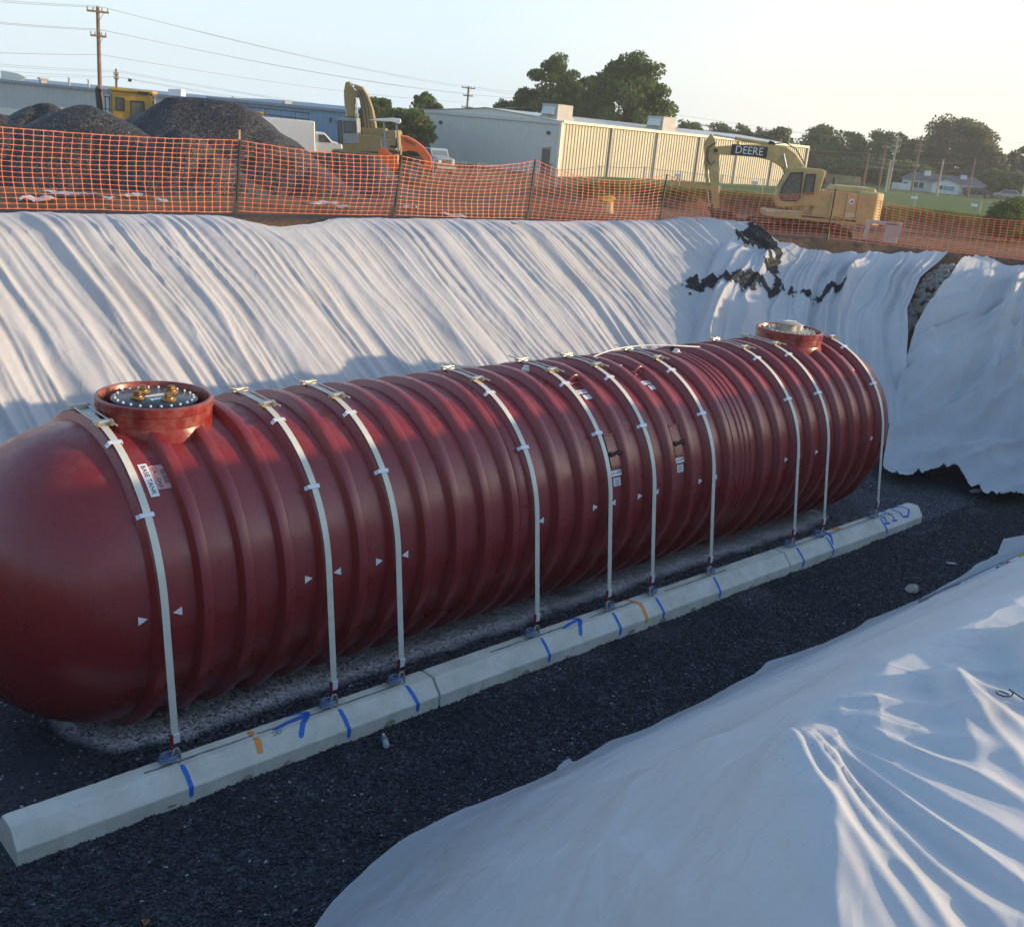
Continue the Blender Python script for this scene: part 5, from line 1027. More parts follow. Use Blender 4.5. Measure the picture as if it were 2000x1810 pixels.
C0 = pt2(1090, 102.5); A = C0+Vector((0, 20.8)); dA = Vector((0, 1)); LA = 20.8; dE = Vector((1, 0)); LE = 41.5
zb, zt = 1.6, 7.0
mbld = thing('metal_building', 'long tan ribbed metal building with one brown door in its shaded end wall', 'building', (0, 0, 0))
Ee = C0+dE*LE; A2 = A+dE*LE
corr_wall(mbld, (A.x, A.y), (C0.x, C0.y), zb, zt, 'wall_end', .42, .03); corr_wall(mbld, (C0.x, C0.y), (Ee.x, Ee.y), zb, zt, 'wall_tan', .42, .07)
corr_wall(mbld, (Ee.x, Ee.y), (A2.x, A2.y), zb, zt, 'wall_tan', .6, .05); corr_wall(mbld, (A2.x, A2.y), (A.x, A.y), zb, zt, 'wall_tan', .6, .05)
u_ = -dA; n_end = Vector((-dE.x, -dE.y)); o_ = Vector((-dA.x, -dA.y))
def P3(p, z): return (p.x, p.y, z)
mid = (A+C0)/2; mid2 = mid+dE*LE; ov = .25
ro = ob('roof', B().add([P3(A-o_*ov-dE*ov, zt+.02), P3(mid-dE*ov, zt+.75), P3(C0+o_*ov-dE*ov, zt+.02), P3(A2-o_*ov+dE*ov, zt+.02), P3(mid2+dE*ov, zt+.75), P3(Ee+o_*ov+dE*ov, zt+.02)], [(0, 1, 4, 3), (1, 2, 5, 4)]), 'roof_white', mbld)
ob('gable', B().add([P3(A-dE*.05, zt), P3(mid-dE*.05, zt+.70), P3(C0-dE*.05, zt)], [(0, 1, 2)]), 'roof_white', mbld)
ob('gutter', B().bar(P3(C0+o_*.16, zt+.0), P3(Ee+o_*.16, zt+.0), .26, .24), 'gutter_cream', mbld); ob('corner_trim', B().bar(P3(C0+o_*.08-dE*.06, zb), P3(C0+o_*.08-dE*.06, zt), .28, .28), 'gutter_cream', mbld); ob('corner_trim', B().bar(P3(Ee+o_*.1, zb), P3(Ee+o_*.1, zt), .3, .3), 'hvac_grey', mbld)
ob('end_fascia', B().bar(P3(A-dE*.12, zt-.1), P3(C0-dE*.12, zt-.1), .10, .32), 'wall_end', mbld)
for k in range(1, 6): q = C0+dE*(LE*k/6.0)+o_*.16; ob('downpipe', B().bar(P3(q, zb), P3(q, zt-.1), .26, .14), 'hvac_grey', mbld)
dr = C0+dA*(1.65)-dE*.06; dd = ob('door', B().bar(P3(dr, 2.2), P3(dr, 4.45), 1.05, .10, up=(dE.x, dE.y, 0)), 'brown_door', mbld); ob('handle', B().box(P3(dr-dE*.09+o_*.38, 3.3), (.1, .1, .1)), 'hvac_grey', dd)
ob('door_canopy', B().bar(P3(dr-dA*.0, 4.52), P3(dr+dA*.01, 4.6), 1.3, .16, up=(dE.x, dE.y, 0)), 'hvac_grey', dd)
for s_, z_ in ((.075, 5.9), (.93, 5.75), (.86, 5.9)):
    q = C0+dA*(LA*s_)-dE*.10; ob('wall_lamp', B().box(P3(q, z_), (.30, .30, .32)), 'machine_dark', mbld, bev=.04)
q = C0+dA*.6-dE*.4; ob('standpipe', B().tube([P3(q, 2.1), P3(q, 3.1), P3(q+o_*.25, 3.15)], .05, 8), 'machine_dark', mbld)
for px, dd_, lab in ((1088, 14, 'boxy grey air unit on the metal building roof nearest its front corner'), (1290, 42, 'boxy grey air unit halfway along the metal building roof')):
    r_ = CAM_POS; best = None
    for k in range(0, 300):
        q = C0+dE*(k*.2)+dA*3.2; v_ = np.array([q.x, q.y, 8.0])-CAM_POS; pxx = 1000+FPX*(v_ @ CR)/(v_ @ CF)
        if pxx > px: best = q; break
    t_ = thing('air_unit', lab, 'air conditioner', (best.x, best.y, zt+.22), math.atan2(dE.y, dE.x), 'air units on the metal building')
    ob('cabinet', B().box((0, 0, .75), (2.1, 2.2, 1.2)), 'hvac_grey', t_, bev=.04); ob('curb', B().box((0, 0, .08), (2.3, 2.4, .3)), 'hvac_grey', t_); ob('intake_hood', B().prism([(-1.05, .4), (-1.45, .4), (-1.05, 1.1)], -.8, .8), 'wall_end', t_); ob('fan_guard', B().lathe([(.45, 1.35), (.45, 1.42), (0, 1.43)], 16, (.3, 0, 0)), 'machine_dark', t_)
def long_building(pts, z0, z1, depth, mat, lab, seed):
    t_ = thing('warehouse', lab, 'building', (0, 0, 0)); P = [pt2(*q) for q in pts]; d = (P[1]-P[0]).normalized(); n = Vector((-d.y, d.x)); Q = [P[1]+n*depth, P[0]+n*depth]
    corr_wall(t_, (P[0].x, P[0].y), (P[1].x, P[1].y), z0, z1, mat, .6, .06)
    for a, b in ((P[1], Q[0]), (Q[0], Q[1]), (Q[1], P[0])): corr_wall(t_, (a.x, a.y), (b.x, b.y), z0, z1, mat, 1.2, .06)
    ob('roof', B().add([P3(P[0]-n*.3, z1+.02), P3(P[1]-n*.3, z1+.02), P3(Q[0], z1+.5), P3(Q[1], z1+.5)], [(0, 1, 2, 3)]), 'trim_blue', t_)
    ob('eave_trim', B().bar(P3(P[0]-n*.2, z1-.05), P3(P[1]-n*.2, z1-.05), .3, .3), 'trim_blue', t_); return t_, P, d, n
wh, Pw, dw, nw = long_building([(-120, 150), (400, 132)], 1.8, 5.95, 22, 'wall_grey', 'long low grey warehouse running off the left edge behind the gravel heaps', 1)
ob('base_band', B().bar(P3(Pw[0]-nw*.12, 2.3), P3(Pw[0]+dw*44-nw*.12, 2.3), .2, 1.1), 'roof_white', wh)
wb, Pb, db, nb = long_building([(405, 126), (692, 120)], 1.8, 6.2, 18, 'wall_blue', 'blue metal warehouse wall behind the white truck and raised boom', 2)
def roof_pt(P, d, n, px, z, back=1.0):
    for k in range(2000):
        q = P[0]+d*(k*.1)+n*back; v_ = np.array([q.x, q.y, z])-CAM_POS
        if 1000+FPX*(v_ @ CR)/(v_ @ CF) > px: return q
    return P[1]
q = roof_pt(Pw, dw, nw, 26, 6.4, 4); ob('roof_sign', B().prism([(-1.6, 0), (-1.6, 1.0), (.6, .85), (1.7, .45), (.9, 0)], -.15, .15), 'roof_white', wh, loc=P3(q, 6.05), rot=(0, 0, math.atan2(dw.y, dw.x)))
q = roof_pt(Pw, dw, nw, 84, 6.4, 2); ob('roof_vent', B().box((0, 0, .25), (.7, .7, .5)).box((0, 0, .6), (1.0, 1.0, .2)), 'hvac_grey', wh, loc=P3(q, 5.95))
for px in (135, 172): q = roof_pt(Pw, dw, nw, px, 6.4, 2); ob('roof_stack', B().tube([(0, 0, 0), (0, 0, .9)], .13, 8).box((0, 0, .95), (.34, .34, .08)), 'hvac_grey', wh, loc=P3(q, 5.95))
q = roof_pt(Pw, dw, nw, 345, 6.6, 3); ob('roof_unit', B().prism([(-.8, 0), (-.8, .75), (.8, .85), (.8, 0)], -.6, .6), 'truck_white', wh, loc=P3(q, 5.98), rot=(0, 0, math.atan2(dw.y, dw.x)))
q = roof_pt(Pb, db, nb, 560, 6.6, 3); ob('roof_vent', B().box((0, 0, .2), (.9, .6, .4)), 'hvac_grey', wb, loc=P3(q, 6.2))
# house across the field
plain('siding_white', (.66, .69, .70), .6, var=.05, vscale=.8); plain('shingle_grey', (.10, .11, .12), .85, var=.2, vscale=2); plain('pane_dark', (.05, .06, .07), .15, var=.1)
def house():
    Dh = 178; loc, rz = frame_at(1845, Dh, 0); S = FPX/Dh; h = thing('house', 'small white single-storey house with grey roof beyond the field', 'house', loc, rz); b0 = pixof(loc)
    def e(px, py): dx, dy = px-b0[0], py-b0[1]; return ((dx*.9956+dy*.0938)/S, (dx*.0938-dy*.9956)/S)
    xl, xr = e(1772, 368)[0], e(1908, 380)[0]
    ob('wall', B().box(((xl+xr)/2, 3.5, 1.25), (xr-xl, 6.5, 2.6)), 'siding_white', h)
    r = ob('roof', B().add([(xl-.5, -.2, 2.5), (xr+.5, -.2, 2.5), (xr+.5, 7.2, 2.5), (xl-.5, 7.2, 2.5), (xl+1.2, 3.5, 4.1), (xr-1.6, 3.5, 4.1)], [(0, 1, 5, 4), (2, 3, 4, 5), (1, 2, 5), (3, 0, 4), (0, 3, 2, 1)]), 'shingle_grey', h)
    gx0, gx1 = e(1823, 370)[0], e(1868, 372)[0]; gm = (gx0+gx1)/2
    g_ = ob('gable_wing', B().prism([(gx0, 0), (gx0, 2.3), (gm, 3.25), (gx1, 2.3), (gx1, 0)], -1.6, 1.0), 'siding_white', h)
    ob('gable_roof', B().add([(gx0-.3, -1.9, 2.25), (gm, -1.9, 3.38), (gx1+.3, -1.9, 2.25), (gx0-.3, 3, 2.25), (gm, 3, 3.38), (gx1+.3, 3, 2.25)], [(0, 1, 4, 3), (1, 2, 5, 4)]), 'shingle_grey', g_)
    for px, y, w, hh in ((1778, .24, .8, .7), (1795, .24, .7, 1.2), (1805, .24, .7, 1.2), (1838, -1.61, .5, .8), (1851, -1.61, 1.5, .9), (1878, .24, .8, 1.0), (1893, .24, .8, 1.0)):
        w_ = ob('window', B().box((e(px, 370)[0], y-.02, 1.35), (w+.16, .08, hh+.16)), 'siding_white', h); ob('pane', B().box((e(px, 370)[0], y-.06, 1.35), (w, .06, hh)), 'pane_dark' if px != 1851 else 'wall_blue', w_)
    for px, zz in ((1873, 4.1), (1812, 4.3)): ob('chimney', B().box((e(px, 355)[0], 2.6, zz-.4), (.9, .8, 1.5)), 'siding_white', r, bev=.03)
    for px in (1800, 1810, 1866, 1897): ob('porch_post', B().box((e(px, 370)[0], -.1, 1.2), (.14, .14, 2.4)), 'siding_white', h)
house()
for o in COL.objects:
    if o.name == 'house': o.scale = (1, 1, .66)
fn = thing('picket_fence', 'short white board fence at the left end of the small house', 'fence', stand(1760, 176), frame_at(1760, 176)[1])
for k in range(9): ob('board', B().box((-1.4+.35*k, 0, .5), (.30, .05, 1.0)), 'siding_white', fn)
ob('rail', B().box((0, .05, .8), (3.2, .05, .1)), 'siding_white', fn)
def car(px, D_, lab, col, yaw=0):
    plain(col[0], col[1], .25, var=.05, coat=.6); loc, rz = frame_at(px, D_, yaw); c = thing('parked_car', lab, 'car', loc, rz, 'cars parked by the house')
    ob('body', B().prism([(-2.2, .35), (-2.25, .8), (-1.5, .95), (-.9, 1.42), (.8, 1.45), (1.35, 1.0), (2.15, .9), (2.25, .4)], -.85, .85), col[0], c, bev=.08, seg=2)
    window(c, [(-1.25, .98), (-.85, 1.34), (.72, 1.37), (1.12, 1.0)], -.862)
    for x in (-1.4, 1.4):
        for y in (-.8, .8): wheel(c, (x, y, .32), .32, .2, 14)
car(1905, 176, 'dark car parked at the right end of the small house', ('car_black', (.02, .022, .025)), 10); car(1968, 182, 'silver car parked by the roadside at the right edge', ('car_silver', (.35, .36, .38)), 0)
# timber screen and dumpster yard right of the excavator cab
plain('plank_wood', (.40, .30, .17), .8, var=.2, vscale=1.5, dirt=(.25, .19, .12), dscale=2, damt=.4)
sc_l, sc_r = frame_at(1640, 118, -14); scn = thing('timber_screen', 'tall plank screen enclosure behind the excavator', 'fence', sc_l, sc_r); wS = 4.0
for k in range(20): ob('plank', B().box((-wS/2+.1+.2*k, random.uniform(-.01, .01), 1.05), (.19, .03, 2.15+random.uniform(-.03, .03))), 'plank_wood', scn)
for k in range(8): ob('plank', B().box((-wS/2, .12+.2*k, 1.05), (.03, .19, 2.1+random.uniform(-.03, .03))), 'plank_wood', scn)
for z_ in (.4, 1.7): ob('rail', B().box((0, .06, z_), (wS, .06, .12)), 'plank_wood', scn)
dp = thing('site_trailer', 'dark trailer with white doors beside the timber screen', 'trailer', frame_at(1592, 116)[0], frame_at(1592, 116, -10)[1])
ob('box_body', B().box((0, 0, 1.35), (1.4, 3.0, 2.1)), 'machine_dark', dp, bev=.04); ob('door', B().box((-.3, -1.53, 1.4), (.5, .05, 1.8)), 'truck_white', dp)
for x in (-.6, .6): wheel(dp, (x, 0, .35), .35, .22, 14)
# ------------------------------------------------------------------ steel trench box and yellow marker behind the fence
plain('trench_steel', (.52, .50, .46), .6, .2, var=.15, vscale=1.2, dirt=(.35, .24, .15), dscale=1.5, damt=.6)
tl, tr_ = frame_at(1738, 47, 0); S47 = FPX/47; tb = thing('trench_shield', 'pale steel plate shield with a square opening behind the right fence', 'trench shield', tl, tr_)
zq = CAM_POS[2]-(440-horizon(1738))/S47-tl.z
f_ = B().box((-.62, 0, zq), (.18, .08, .95)).box((.02, 0, zq+.42), (1.15, .08, .14)).box((.36, 0, zq-.0), (.55, .08, .95)); ob('plate', f_, 'trench_steel', tb, bev=.01); ob('gusset', B().prism([(.62, zq-.1), (.62, zq+.48), (.75, zq+.45), (.74, zq+.1)], -.06, .5), 'trench_steel', tb); ob('strut', B().tube([(-.62, .05, zq-.3), (-.62, 1.2, zq-.3)], .06, 8), 'trench_steel', tb)
ob('foot', B().box((0, .3, (zq-.5)/2), (1.3, .5, max(.1, zq-.4))), 'track_steel', tb)
mk_l, mk_r = frame_at(1198, 40, 0); mkz = CAM_POS[2]-(382-horizon(1198))/(FPX/40)-mk_l.z
plain('sack_cloth', (.55, .42, .22), .8, var=.15, vscale=3); mk = thing('covered_hydrant', 'yellow-capped pipe stub wrapped in tan sacking behind the fence', 'pipe stub', mk_l, mk_r)
ob('wrap', B().lathe([(.32, 0), (.25, mkz*.5), (.15, mkz-.05), (0, mkz)], 14), 'sack_cloth', mk, smooth=True); cap_me = rock_mesh('yellow_cap', 9, 'machine_yellow', 1, .7, .55); c_ = link('yellow_cap', cap_me, mk, (-.12, 0, mkz+.05)); c_.scale = (.36, .36, .3)
# ------------------------------------------------------------------ chain-link fence line across the field
plain('zinc_post', (.45, .45, .42), .5, .5, var=.15)
cf = thing('chain_link_fence', 'thin chain-link fence line of zinc posts in front of the metal building', 'fence', (0, 0, 0)); posts = [(848, 80), (912, 81), (935, 81), (990, 82), (1032, 82), (1050, 82), (1092, 82), (1172, 83), (1260, 84), (1330, 85), (1410, 86), (1492, 88), (1590, 90), (1700, 92), (1790, 94), (1918, 96), (2060, 99)]
pp = [stand(*q) for q in posts]
for k, p in enumerate(pp):
    ob('post', B().tube([(p.x, p.y, p.z-.2), (p.x+random.uniform(-.05, .05), p.y, p.z+1.35)], .04, 6), 'zinc_post', cf)
    if k in (3, 9): ob('brace', B().tube([(p.x, p.y, p.z+1.1), (p.x-.65, p.y+.5, p.z)], .03, 6), 'zinc_post', cf)
for a, b in zip(pp[:-1], pp[1:]):
    ob('rail', B().tube([(a.x, a.y, a.z+1.3), ((a.x+b.x)/2, (a.y+b.y)/2, (a.z+b.z)/2+1.24), (b.x, b.y, b.z+1.3)], .018, 5), 'zinc_post', cf)
def net_clear():
    m, nt, b = _mat('chain_net'); b.inputs['Base Color'].default_value = (.4, .4, .38, 1); b.inputs['Alpha'].default_value = .10; b.inputs['Roughness'].default_value = .6
net_clear()
for a, b in zip(pp[:-1], pp[1:]): ob('wire_net', B().add([(a.x, a.y, a.z+.05), (b.x, b.y, b.z+.05), (b.x, b.y, b.z+1.24), (a.x, a.y, a.z+1.24)], [(0, 1, 2, 3)]), 'chain_net', cf)
for px, D_, lab in ((1475, 78, 'small white field notice board left of the excavator cab'), (1325, 82, 'small white notice board on the chain-link fence'), (1787, 90, 'white notice plate on the chain-link fence right of the excavator'), (1905, 94, 'white notice plate on the chain-link fence at the right edge')):
    l_, r_ = frame_at(px, D_); t_ = thing('notice_board', lab, 'sign', l_, r_, 'notices on the chain-link fence'); ob('plate', B().box((0, -.06, .95), (.5, .02, .22)), 'canopy_white', t_); ob('stake', B().box((0, -.03, .5), (.05, .04, 1.0)), 'lath_wood', t_)
# ------------------------------------------------------------------ utility poles and wires
plain('pole_wood', (.24, .14, .09), .85, var=.25, vscale=2); plain('pole_pale', (.42, .36, .27), .85, var=.15, vscale=2); plain('wire_grey', (.22, .22, .23), .6, var=0)
POLES = {}
def pole(key, px, ytop, D_, lab, arms=(), mat='pole_wood', r=.16, lean=0):
    p = stand(px, D_); t = at(px, ytop, D_); z = t[2]; o = thing('utility_pole', lab, 'utility pole', p, -math.radians(float(cam_polar(p.x, p.y)[1])), 'utility poles'); H = z-p.z
    ob('shaft', B().tube([(0, 0, -.3), (lean*.5, 0, H/2), (lean, 0, H)], [r*1.2, r, r*.8], 8), mat, o, smooth=True)
    for dz, w in arms:
        a = ob('crossarm', B().box((lean, -.12, H-dz), (w, .12, .14)), mat, o)
        for sx in (-.46, -.2, .2, .46): ob('insulator', B().lathe([(.05, 0), (.06, .12), (.03, .22), (0, .24)], 8), 'hvac_grey', a, loc=(lean+sx*w, -.12, H-dz+.07))
        ob('arm_brace', B().bar((lean, -.1, H-dz-.7), (lean+w*.3, -.1, H-dz), .05, .03), mat, a)
    POLES[key] = (px, D_, ytop)
pole('tall', 197, 14, 88, 'tallest wooden utility pole, rising behind the gravel heaps and loader', ((.35, 1.5), (2.0, 1.1)), r=.15)
pole('short', 229, 135, 128, 'short brown utility pole just right of the tallest pole', ((.6, .5), (1.0, .5)), r=.14)
pole('mid', 906, 168, 160, 'wooden utility pole with two crossarms above the end of the metal building', ((.25, 1.9), (1.3, 1.4), (2.9, 1.6)), r=.16)
pole('pale', 797, 205, 112, 'pale bare pole standing left of the metal building', (), 'pole_pale', .13)
pole('big', 1196, 186, 140, 'pale utility pole in front of the large tree', ((1.4, 1.6),), 'pole_pale', .16)
pole('row1', 1374, 240, 175, 'thin utility pole with a crossarm over the metal building roof', ((.4, 3.0),), 'pole_wood', .13); pole('stub', 1528, 262, 150, 'short pale pole at the far end of the metal building', (), 'pole_pale', .10)
for key, px, yt, D_, lab, arms, mt in (('r1', 1733, 266, 165, 'utility pole with a stack of pale crossarms right of the timber screen', ((.6, 1.2), (1.3, 1.2), (2.0, 1.2), (3.4, .9)), 'pole_pale'), ('r2', 1778, 262, 172, 'utility pole with many insulators in front of the tallest right tree', ((.8, 1.2), (1.6, 1.1), (2.4, 1.1), (4.5, .9)), 'pole_wood'),
      ('r3', 1684, 300, 150, 'thin dark pole behind the timber screen', (), 'pole_wood'), ('r4', 1714, 284, 158, 'dark leaning pole between the screen and the stacked crossarms', ((.3, 1.0),), 'pole_wood'), ('r5', 1828, 310, 160, 'pale pole standing before the gable of the small house', (), 'pole_pale'),
      ('r6', 1888, 308, 168, 'grey pole standing at the right wing of the small house', (), 'pole_wood'), ('r7', 1992, 325, 160, 'pole at the very right edge of the picture', (), 'pole_pale'), ('r8', 1728, 312, 158, 'pale short pole beside the stacked crossarm pole', (), 'pole_pale')):
    pole(key, px, yt, D_, lab, arms, mt, .13)
WL = ['topmost overhead wire passing the tallest pole', 'second overhead wire from the top at the tallest pole', 'upper wire of the pair at the lower crossarm of the tallest pole', 'lower wire of the pair at the lower crossarm of the tallest pole', 'faint single wire crossing the middle of the tallest pole', 'top wire of the four at the short brown pole', 'second wire of the four at the short brown pole', 'third, darkest wire of the four at the short brown pole', 'lowest wire of the four at the short brown pole', 'upper wire running from the two-crossarm pole over the metal building', 'lower wire running from the two-crossarm pole over the metal building', 'wire from the thin crossarm pole past the far wood', 'topmost of the pale wires crossing before the far wood', 'second pale wire crossing before the far wood', 'third pale wire crossing before the far wood', 'sagging pale wire ending at the pole before the house gable', 'upper wire at the top of the stacked crossarm pole', 'lower wire at the top of the stacked crossarm pole', 'short wire at the right edge beside the last pole', 'lowest pale wire crossing before the far wood']
def wire(pts, r=.014):
    """overhead line through surveyed points (photo x, photo y, distance)"""
    P = [Vector(at(*q)) for q in pts]; out = []
    for a, b in zip(P[:-1], P[1:]):
        n = 14; s_ = (b-a).length*.006
        for i in range(n): t = i/n; q = a.lerp(b, t); q.z -= 4*s_*t*(1-t); out.append(q)
    out.append(P[-1]); tag(ob('overhead_wire', B().tube(out, r, 5), 'wire_grey', None), WL.pop(0), 'wire', 'overhead wires')
for w_ in ([(-60, -5, 80), (190, 12, 88), (906, 168, 160)], [(-60, -1, 80), (203, 15, 88), (912, 172, 160)], [(-60, 38, 80), (189, 57, 88), (903, 182, 160)], [(-60, 41, 80), (204, 60, 88), (909, 184, 160), (1196, 200, 140)], [(-60, 101, 85), (196, 107, 88), (904, 200, 160)],
           [(-60, 120, 110), (229, 138, 128), (690, 212, 150), (797, 214, 112), (1196, 201, 140)], [(-60, 124, 110), (229, 141, 128), (690, 214, 150), (797, 220, 112), (1196, 212, 140)], [(-60, 133, 110), (229, 150, 128), (690, 220, 150), (797, 226, 112)], [(-60, 143, 110), (229, 151, 128), (690, 226, 150), (797, 232, 112)],
           [(906, 168, 160), (1196, 196, 140), (1374, 243, 175), (1733, 272, 165)], [(912, 172, 160), (1196, 204, 140), (1733, 279, 165)], [(1374, 248, 175), (1714, 287, 158), (2080, 316, 170)], [(1528, 290, 150), (1714, 300, 158), (1828, 312, 160), (2080, 318, 165)], [(1500, 296, 150), (1684, 308, 150), (1828, 318, 160), (1888, 318, 168), (2080, 330, 160)],
           [(1500, 303, 150), (1684, 313, 150), (1828, 329, 160), (2080, 336, 160)], [(1500, 309, 150), (1684, 320, 150), (1760, 334, 158), (1828, 330, 160)], [(1733, 268, 165), (1778, 266, 172), (2080, 282, 180)], [(1733, 281, 165), (1778, 280, 172), (2080, 296, 180)], [(1888, 324, 168), (1992, 338, 160), (2080, 340, 160)], [(1500, 316, 150), (1684, 326, 150), (1888, 335, 168), (2080, 342, 160)]): wire(w_)
sp_ = Vector(at(250, 156, 127)); sp2 = Vector(at(257, 158, 127)); tag(ob('splice_case', B().tube([sp_, sp2], .16, 8), 'machine_dark', None), 'black splice case hanging on the wire right of the short pole', 'cable box')
# ------------------------------------------------------------------ trees
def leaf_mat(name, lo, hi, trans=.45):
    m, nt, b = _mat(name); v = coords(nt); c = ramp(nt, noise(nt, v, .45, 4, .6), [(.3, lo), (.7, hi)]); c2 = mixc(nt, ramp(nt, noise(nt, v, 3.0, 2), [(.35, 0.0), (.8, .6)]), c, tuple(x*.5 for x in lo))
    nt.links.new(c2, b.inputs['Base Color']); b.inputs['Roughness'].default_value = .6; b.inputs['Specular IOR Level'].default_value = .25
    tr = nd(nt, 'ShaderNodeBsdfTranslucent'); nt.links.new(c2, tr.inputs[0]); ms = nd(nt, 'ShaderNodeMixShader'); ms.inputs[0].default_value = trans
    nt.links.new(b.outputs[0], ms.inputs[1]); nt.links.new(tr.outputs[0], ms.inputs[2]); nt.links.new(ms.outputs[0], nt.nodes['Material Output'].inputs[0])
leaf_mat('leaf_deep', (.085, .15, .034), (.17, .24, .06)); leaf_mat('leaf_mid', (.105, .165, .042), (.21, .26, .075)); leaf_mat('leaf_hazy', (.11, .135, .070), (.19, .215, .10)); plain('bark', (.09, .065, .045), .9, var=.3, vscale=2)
def tree(px, ytop, hw, D_, seed, lab, mat='leaf_mid', n=9000, low=.12, leaf=.30, gaps=.5, group='trees behind the site', squash=1.0):
    n = int(n*1.55)
    rg = np.random.default_rng(seed); p = stand(px, D_); S = FPX/D_; H = at(px, ytop, D_)[2]-p.z; R_ = hw/S; t = thing('tree', lab, 'tree', p, 0, group)
    nc = int(46+10*R_); zc = H*(.5+low*.5); hz = H*(1-low)/2; C_ = []
    while len(C_) < nc:
        q = rg.normal(size=3); q /= np.linalg.norm(q); rad = rg.uniform(.35, 1)**.5; w = 1.0-.30*max(0, q[2]*rad)-.10*max(0, -q[2]*rad); c = np.array([q[0]*R_*rad*w, q[1]*R_*rad*w*squash, zc+q[2]*hz*rad*.92])
        C_.append(c)
    C_ = np.array(C_); cr = rg.uniform(.15, .30, nc)*R_*(1.0-.28*gaps)+.18; idx = rg.integers(0, nc, n); off = rg.normal(size=(n, 3)); off /= np.linalg.norm(off, axis=1)[:, None]; off *= (rg.uniform(0, 1, n)**.45*cr[idx])[:, None]*np.array([1.15, 1.15, .8])
    P = C_[idx]+off; P[:, 2] = np.maximum(P[:, 2], .3); s = rg.uniform(.6, 1.3, n)*leaf*1.2; a = rg.normal(size=(n, 3)); a /= np.linalg.norm(a, axis=1)[:, None]; b = np.cross(a, rg.normal(size=(n, 3))); b /= np.linalg.norm(b, axis=1)[:, None]
    V = np.stack([P+a*s[:, None]*.5, P+b*s[:, None]*.36, P-a*s[:, None]*.5, P-b*s[:, None]*.36], 1).reshape(-1, 3); F = np.arange(4*n).reshape(-1, 4); me = bpy.data.meshes.new('crown'); me.vertices.add(4*n); me.vertices.foreach_set('co', V.ravel().astype(np.float32)); me.loops.add(4*n); me.loops.foreach_set('vertex_index', F.ravel().astype(np.int32)); me.polygons.add(n); me.polygons.foreach_set('loop_start', np.arange(0, 4*n, 4, dtype=np.int32)); me.update(calc_edges=True); me.materials.append(MATS[mat]); link('crown', me, t)
    tk = B().tube([(0, 0, -.3), (.05*R_, 0, H*.25), (0, .05*R_, H*.55), (.04*R_, 0, H*.8)], [H*.030, H*.024, H*.015, H*.005], 8)
    for k in range(14):
        c = C_[rg.integers(0, nc)]; z0 = H*rg.uniform(.18, .5); tk.tube([(0, 0, z0), (c[0]*.45, c[1]*.45, z0+(c[2]-z0)*.55), tuple(c)], [H*.012, H*.008, H*.003], 5)
    ob('trunk', tk, 'bark', t, smooth=True)
for a in [(1066, 103, 64, 136, 1, 'tall open-crowned tree left of the dark full tree behind the metal building', 'leaf_deep', 15000, .10, .30, .9), (1212, 98, 80, 131, 2, 'largest dark full tree rising behind the metal building', 'leaf_deep', 24000, .05, .32, .3),
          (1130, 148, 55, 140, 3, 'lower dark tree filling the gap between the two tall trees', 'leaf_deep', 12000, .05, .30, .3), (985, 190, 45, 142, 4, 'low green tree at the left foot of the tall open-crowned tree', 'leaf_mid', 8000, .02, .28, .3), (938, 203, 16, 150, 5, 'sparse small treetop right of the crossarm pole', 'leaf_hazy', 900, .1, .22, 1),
          (738, 181, 36, 112, 6, 'dark green tree just right of the raised boom', 'leaf_deep', 9000, .02, .26, .4), (772, 205, 42, 106, 7, 'full green tree behind the road roller canopy', 'leaf_mid', 11000, .0, .26, .2), (828, 177, 34, 122, 8, 'airy tree at the left end of the metal building', 'leaf_deep', 6000, .2, .26, .9), (806, 208, 34, 104, 9, 'sunlit yellow-green tree touching the left end of the metal building', 'leaf_mid', 9000, .0, .26, .2),
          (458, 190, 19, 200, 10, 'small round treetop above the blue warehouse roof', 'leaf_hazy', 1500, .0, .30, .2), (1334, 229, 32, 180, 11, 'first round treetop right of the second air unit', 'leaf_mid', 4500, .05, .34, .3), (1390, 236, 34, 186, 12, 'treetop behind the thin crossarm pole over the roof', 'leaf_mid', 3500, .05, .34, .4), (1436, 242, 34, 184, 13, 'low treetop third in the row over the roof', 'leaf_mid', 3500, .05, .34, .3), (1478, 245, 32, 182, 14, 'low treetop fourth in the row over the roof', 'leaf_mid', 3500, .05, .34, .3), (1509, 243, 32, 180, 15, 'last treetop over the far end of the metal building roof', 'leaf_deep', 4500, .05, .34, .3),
          (1590, 240, 42, 200, 16, 'first tree of the far wood right of the metal building', 'leaf_deep', 6000, .0, .36, .3), (1640, 239, 40, 204, 17, 'second tree of the far wood, above the timber screen', 'leaf_deep', 6000, .0, .36, .3), (1690, 250, 40, 202, 18, 'third tree of the far wood, left of the stacked crossarms', 'leaf_deep', 6000, .0, .36, .3), (1728, 248, 34, 206, 19, 'fourth tree of the far wood, behind the stacked crossarms', 'leaf_deep', 5000, .0, .36, .5),
          (1845, 222, 84, 210, 20, 'broad tallest tree of the far wood, behind the small house', 'leaf_hazy', 20000, .02, .40, .5, 'trees behind the site', .8), (1778, 262, 40, 205, 21, 'shoulder tree at the left of the broad tallest tree', 'leaf_deep', 8000, .0, .38, .4), (1905, 270, 36, 205, 22, 'shoulder tree at the right of the broad tallest tree', 'leaf_hazy', 7000, .0, .38, .4), (1972, 282, 34, 215, 23, 'rounded tree near the right edge of the picture', 'leaf_hazy', 7000, .0, .40, .4), (2040, 290, 36, 212, 24, 'tree cut by the right edge of the picture', 'leaf_hazy', 6000, .0, .40, .4)]: tree(*a)
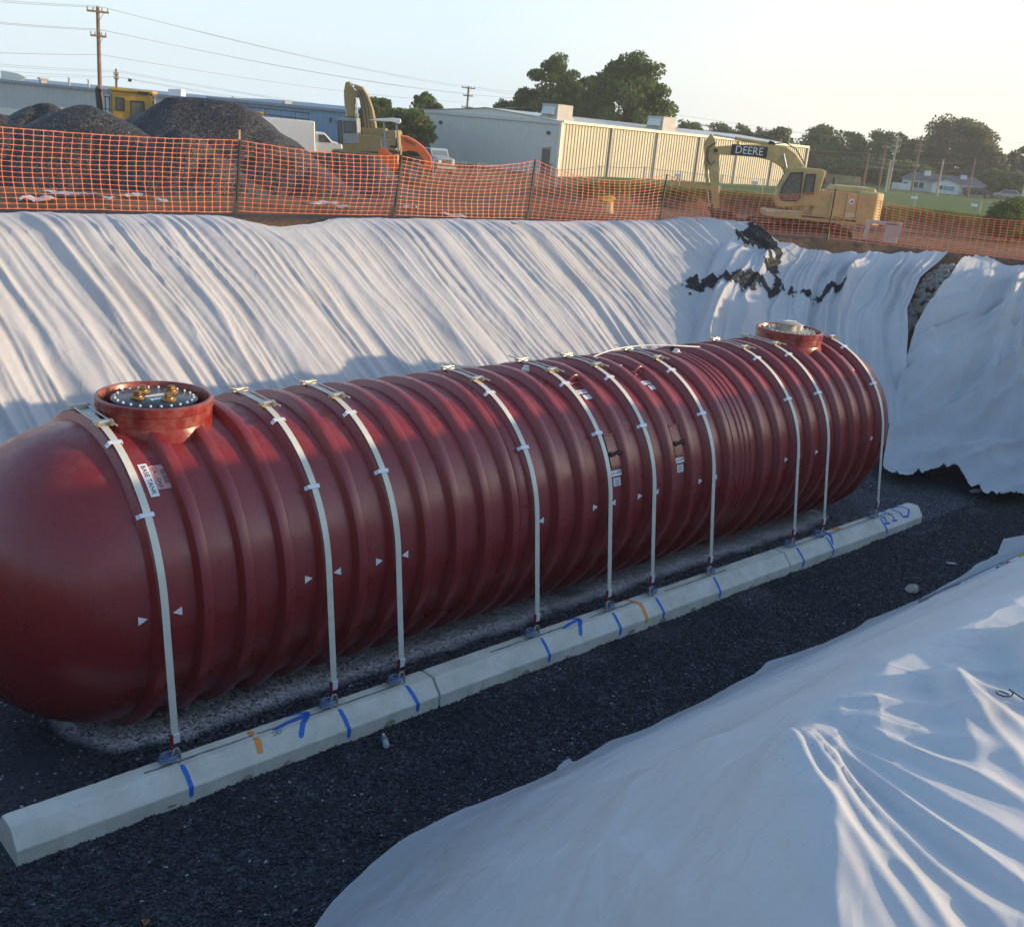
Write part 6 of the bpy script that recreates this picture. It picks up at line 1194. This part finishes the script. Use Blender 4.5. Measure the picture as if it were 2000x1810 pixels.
for k, (px, yt, hw, D_) in enumerate([(1560, 300, 26, 195), (1605, 305, 28, 195), (1655, 305, 30, 196), (1705, 308, 30, 196), (1755, 310, 30, 192), (1795, 322, 24, 190), (1930, 330, 28, 188), (1975, 335, 30, 188)]):
    tree(px, yt, hw, D_, 60+k, ['dark bush at the far end of the metal building', 'dark bush behind the excavator cab roof', 'dark bush right behind the timber screen', 'dark bush between the thin poles', 'dark bush left of the small house', 'dark bush touching the left roof of the small house', 'dark bush right of the small house', 'dark bush beside the silver car'][k], 'leaf_deep', 3500, .0, .36, .1, 'bushes below the far wood')
# weedy mound at the right edge of the field and long grass along the bank
tree(1985, 392, 60, 74, 90, 'low weedy green mound at the right edge behind the fence', 'leaf_mid', 9000, .0, .14, .1, 'bushes below the far wood', .6)
rg = np.random.default_rng(5); N_ = 26000; azs = np.radians(rg.uniform(46, 72, N_)); Ds = bank_line(np.degrees(azs))+rg.uniform(.6, 1, N_)**2*0+rg.exponential(5, N_)+1.0; gxs = CAM_POS[0]+Ds*np.sin(azs); gys = CAM_POS[1]+Ds*np.cos(azs); gzs = ground_h(gxs, gys)
hs = rg.uniform(.08, .26, N_); an = rg.uniform(0, 2*PI, N_); wx, wy = .035*np.cos(an), .035*np.sin(an); lx, ly = rg.normal(0, .08, N_), rg.normal(0, .08, N_)
V = np.stack([np.stack([gxs-wx, gys-wy, gzs-.02], -1), np.stack([gxs+wx, gys+wy, gzs-.02], -1), np.stack([gxs+lx, gys+ly, gzs+hs], -1)], 1).reshape(-1, 3); F = np.arange(3*N_); me = bpy.data.meshes.new('grass'); me.vertices.add(3*N_); me.vertices.foreach_set('co', V.ravel().astype(np.float32)); me.loops.add(3*N_); me.loops.foreach_set('vertex_index', F.astype(np.int32)); me.polygons.add(N_); me.polygons.foreach_set('loop_start', np.arange(0, 3*N_, 3, dtype=np.int32)); me.update(calc_edges=True)
leaf_mat('grass_blade', (.075, .11, .025), (.17, .19, .05), .4); me.materials.append(MATS['grass_blade']); tag(link('grass', me), 'long green grass along the edge of the field', 'grass', kind='stuff')
# roots at the base of their thing
bpy.context.view_layer.update()
for o in [q for q in COL.objects if q.type == 'EMPTY' and q.parent is None and q.location.length < 1e-6 and q.children]:
    P = [ch.matrix_world @ Vector(b) for ch in o.children if ch.type == 'MESH' for b in ch.bound_box]
    c = Vector((sum(p.x for p in P)/len(P), sum(p.y for p in P)/len(P), min(p.z for p in P))); o.location = c
    for ch in o.children: ch.location = ch.location-c
# ------------------------------------------------------------------ summer haze in the air
m = bpy.data.materials.new('haze_air'); m.use_nodes = True; nt = m.node_tree; nt.nodes.clear(); out = nt.nodes.new('ShaderNodeOutputMaterial'); pv = nt.nodes.new('ShaderNodeVolumePrincipled')
pv.inputs['Color'].default_value = (.96, .94, .92, 1); pv.inputs['Density'].default_value = .00065; pv.inputs['Anisotropy'].default_value = .2; nt.links.new(pv.outputs[0], out.inputs['Volume'])
hz = ob('haze', B().box((100, 90, 10.0), (470, 450, 24)), m, None); tag(hz, 'thin summer haze over the site', 'haze', kind='stuff')
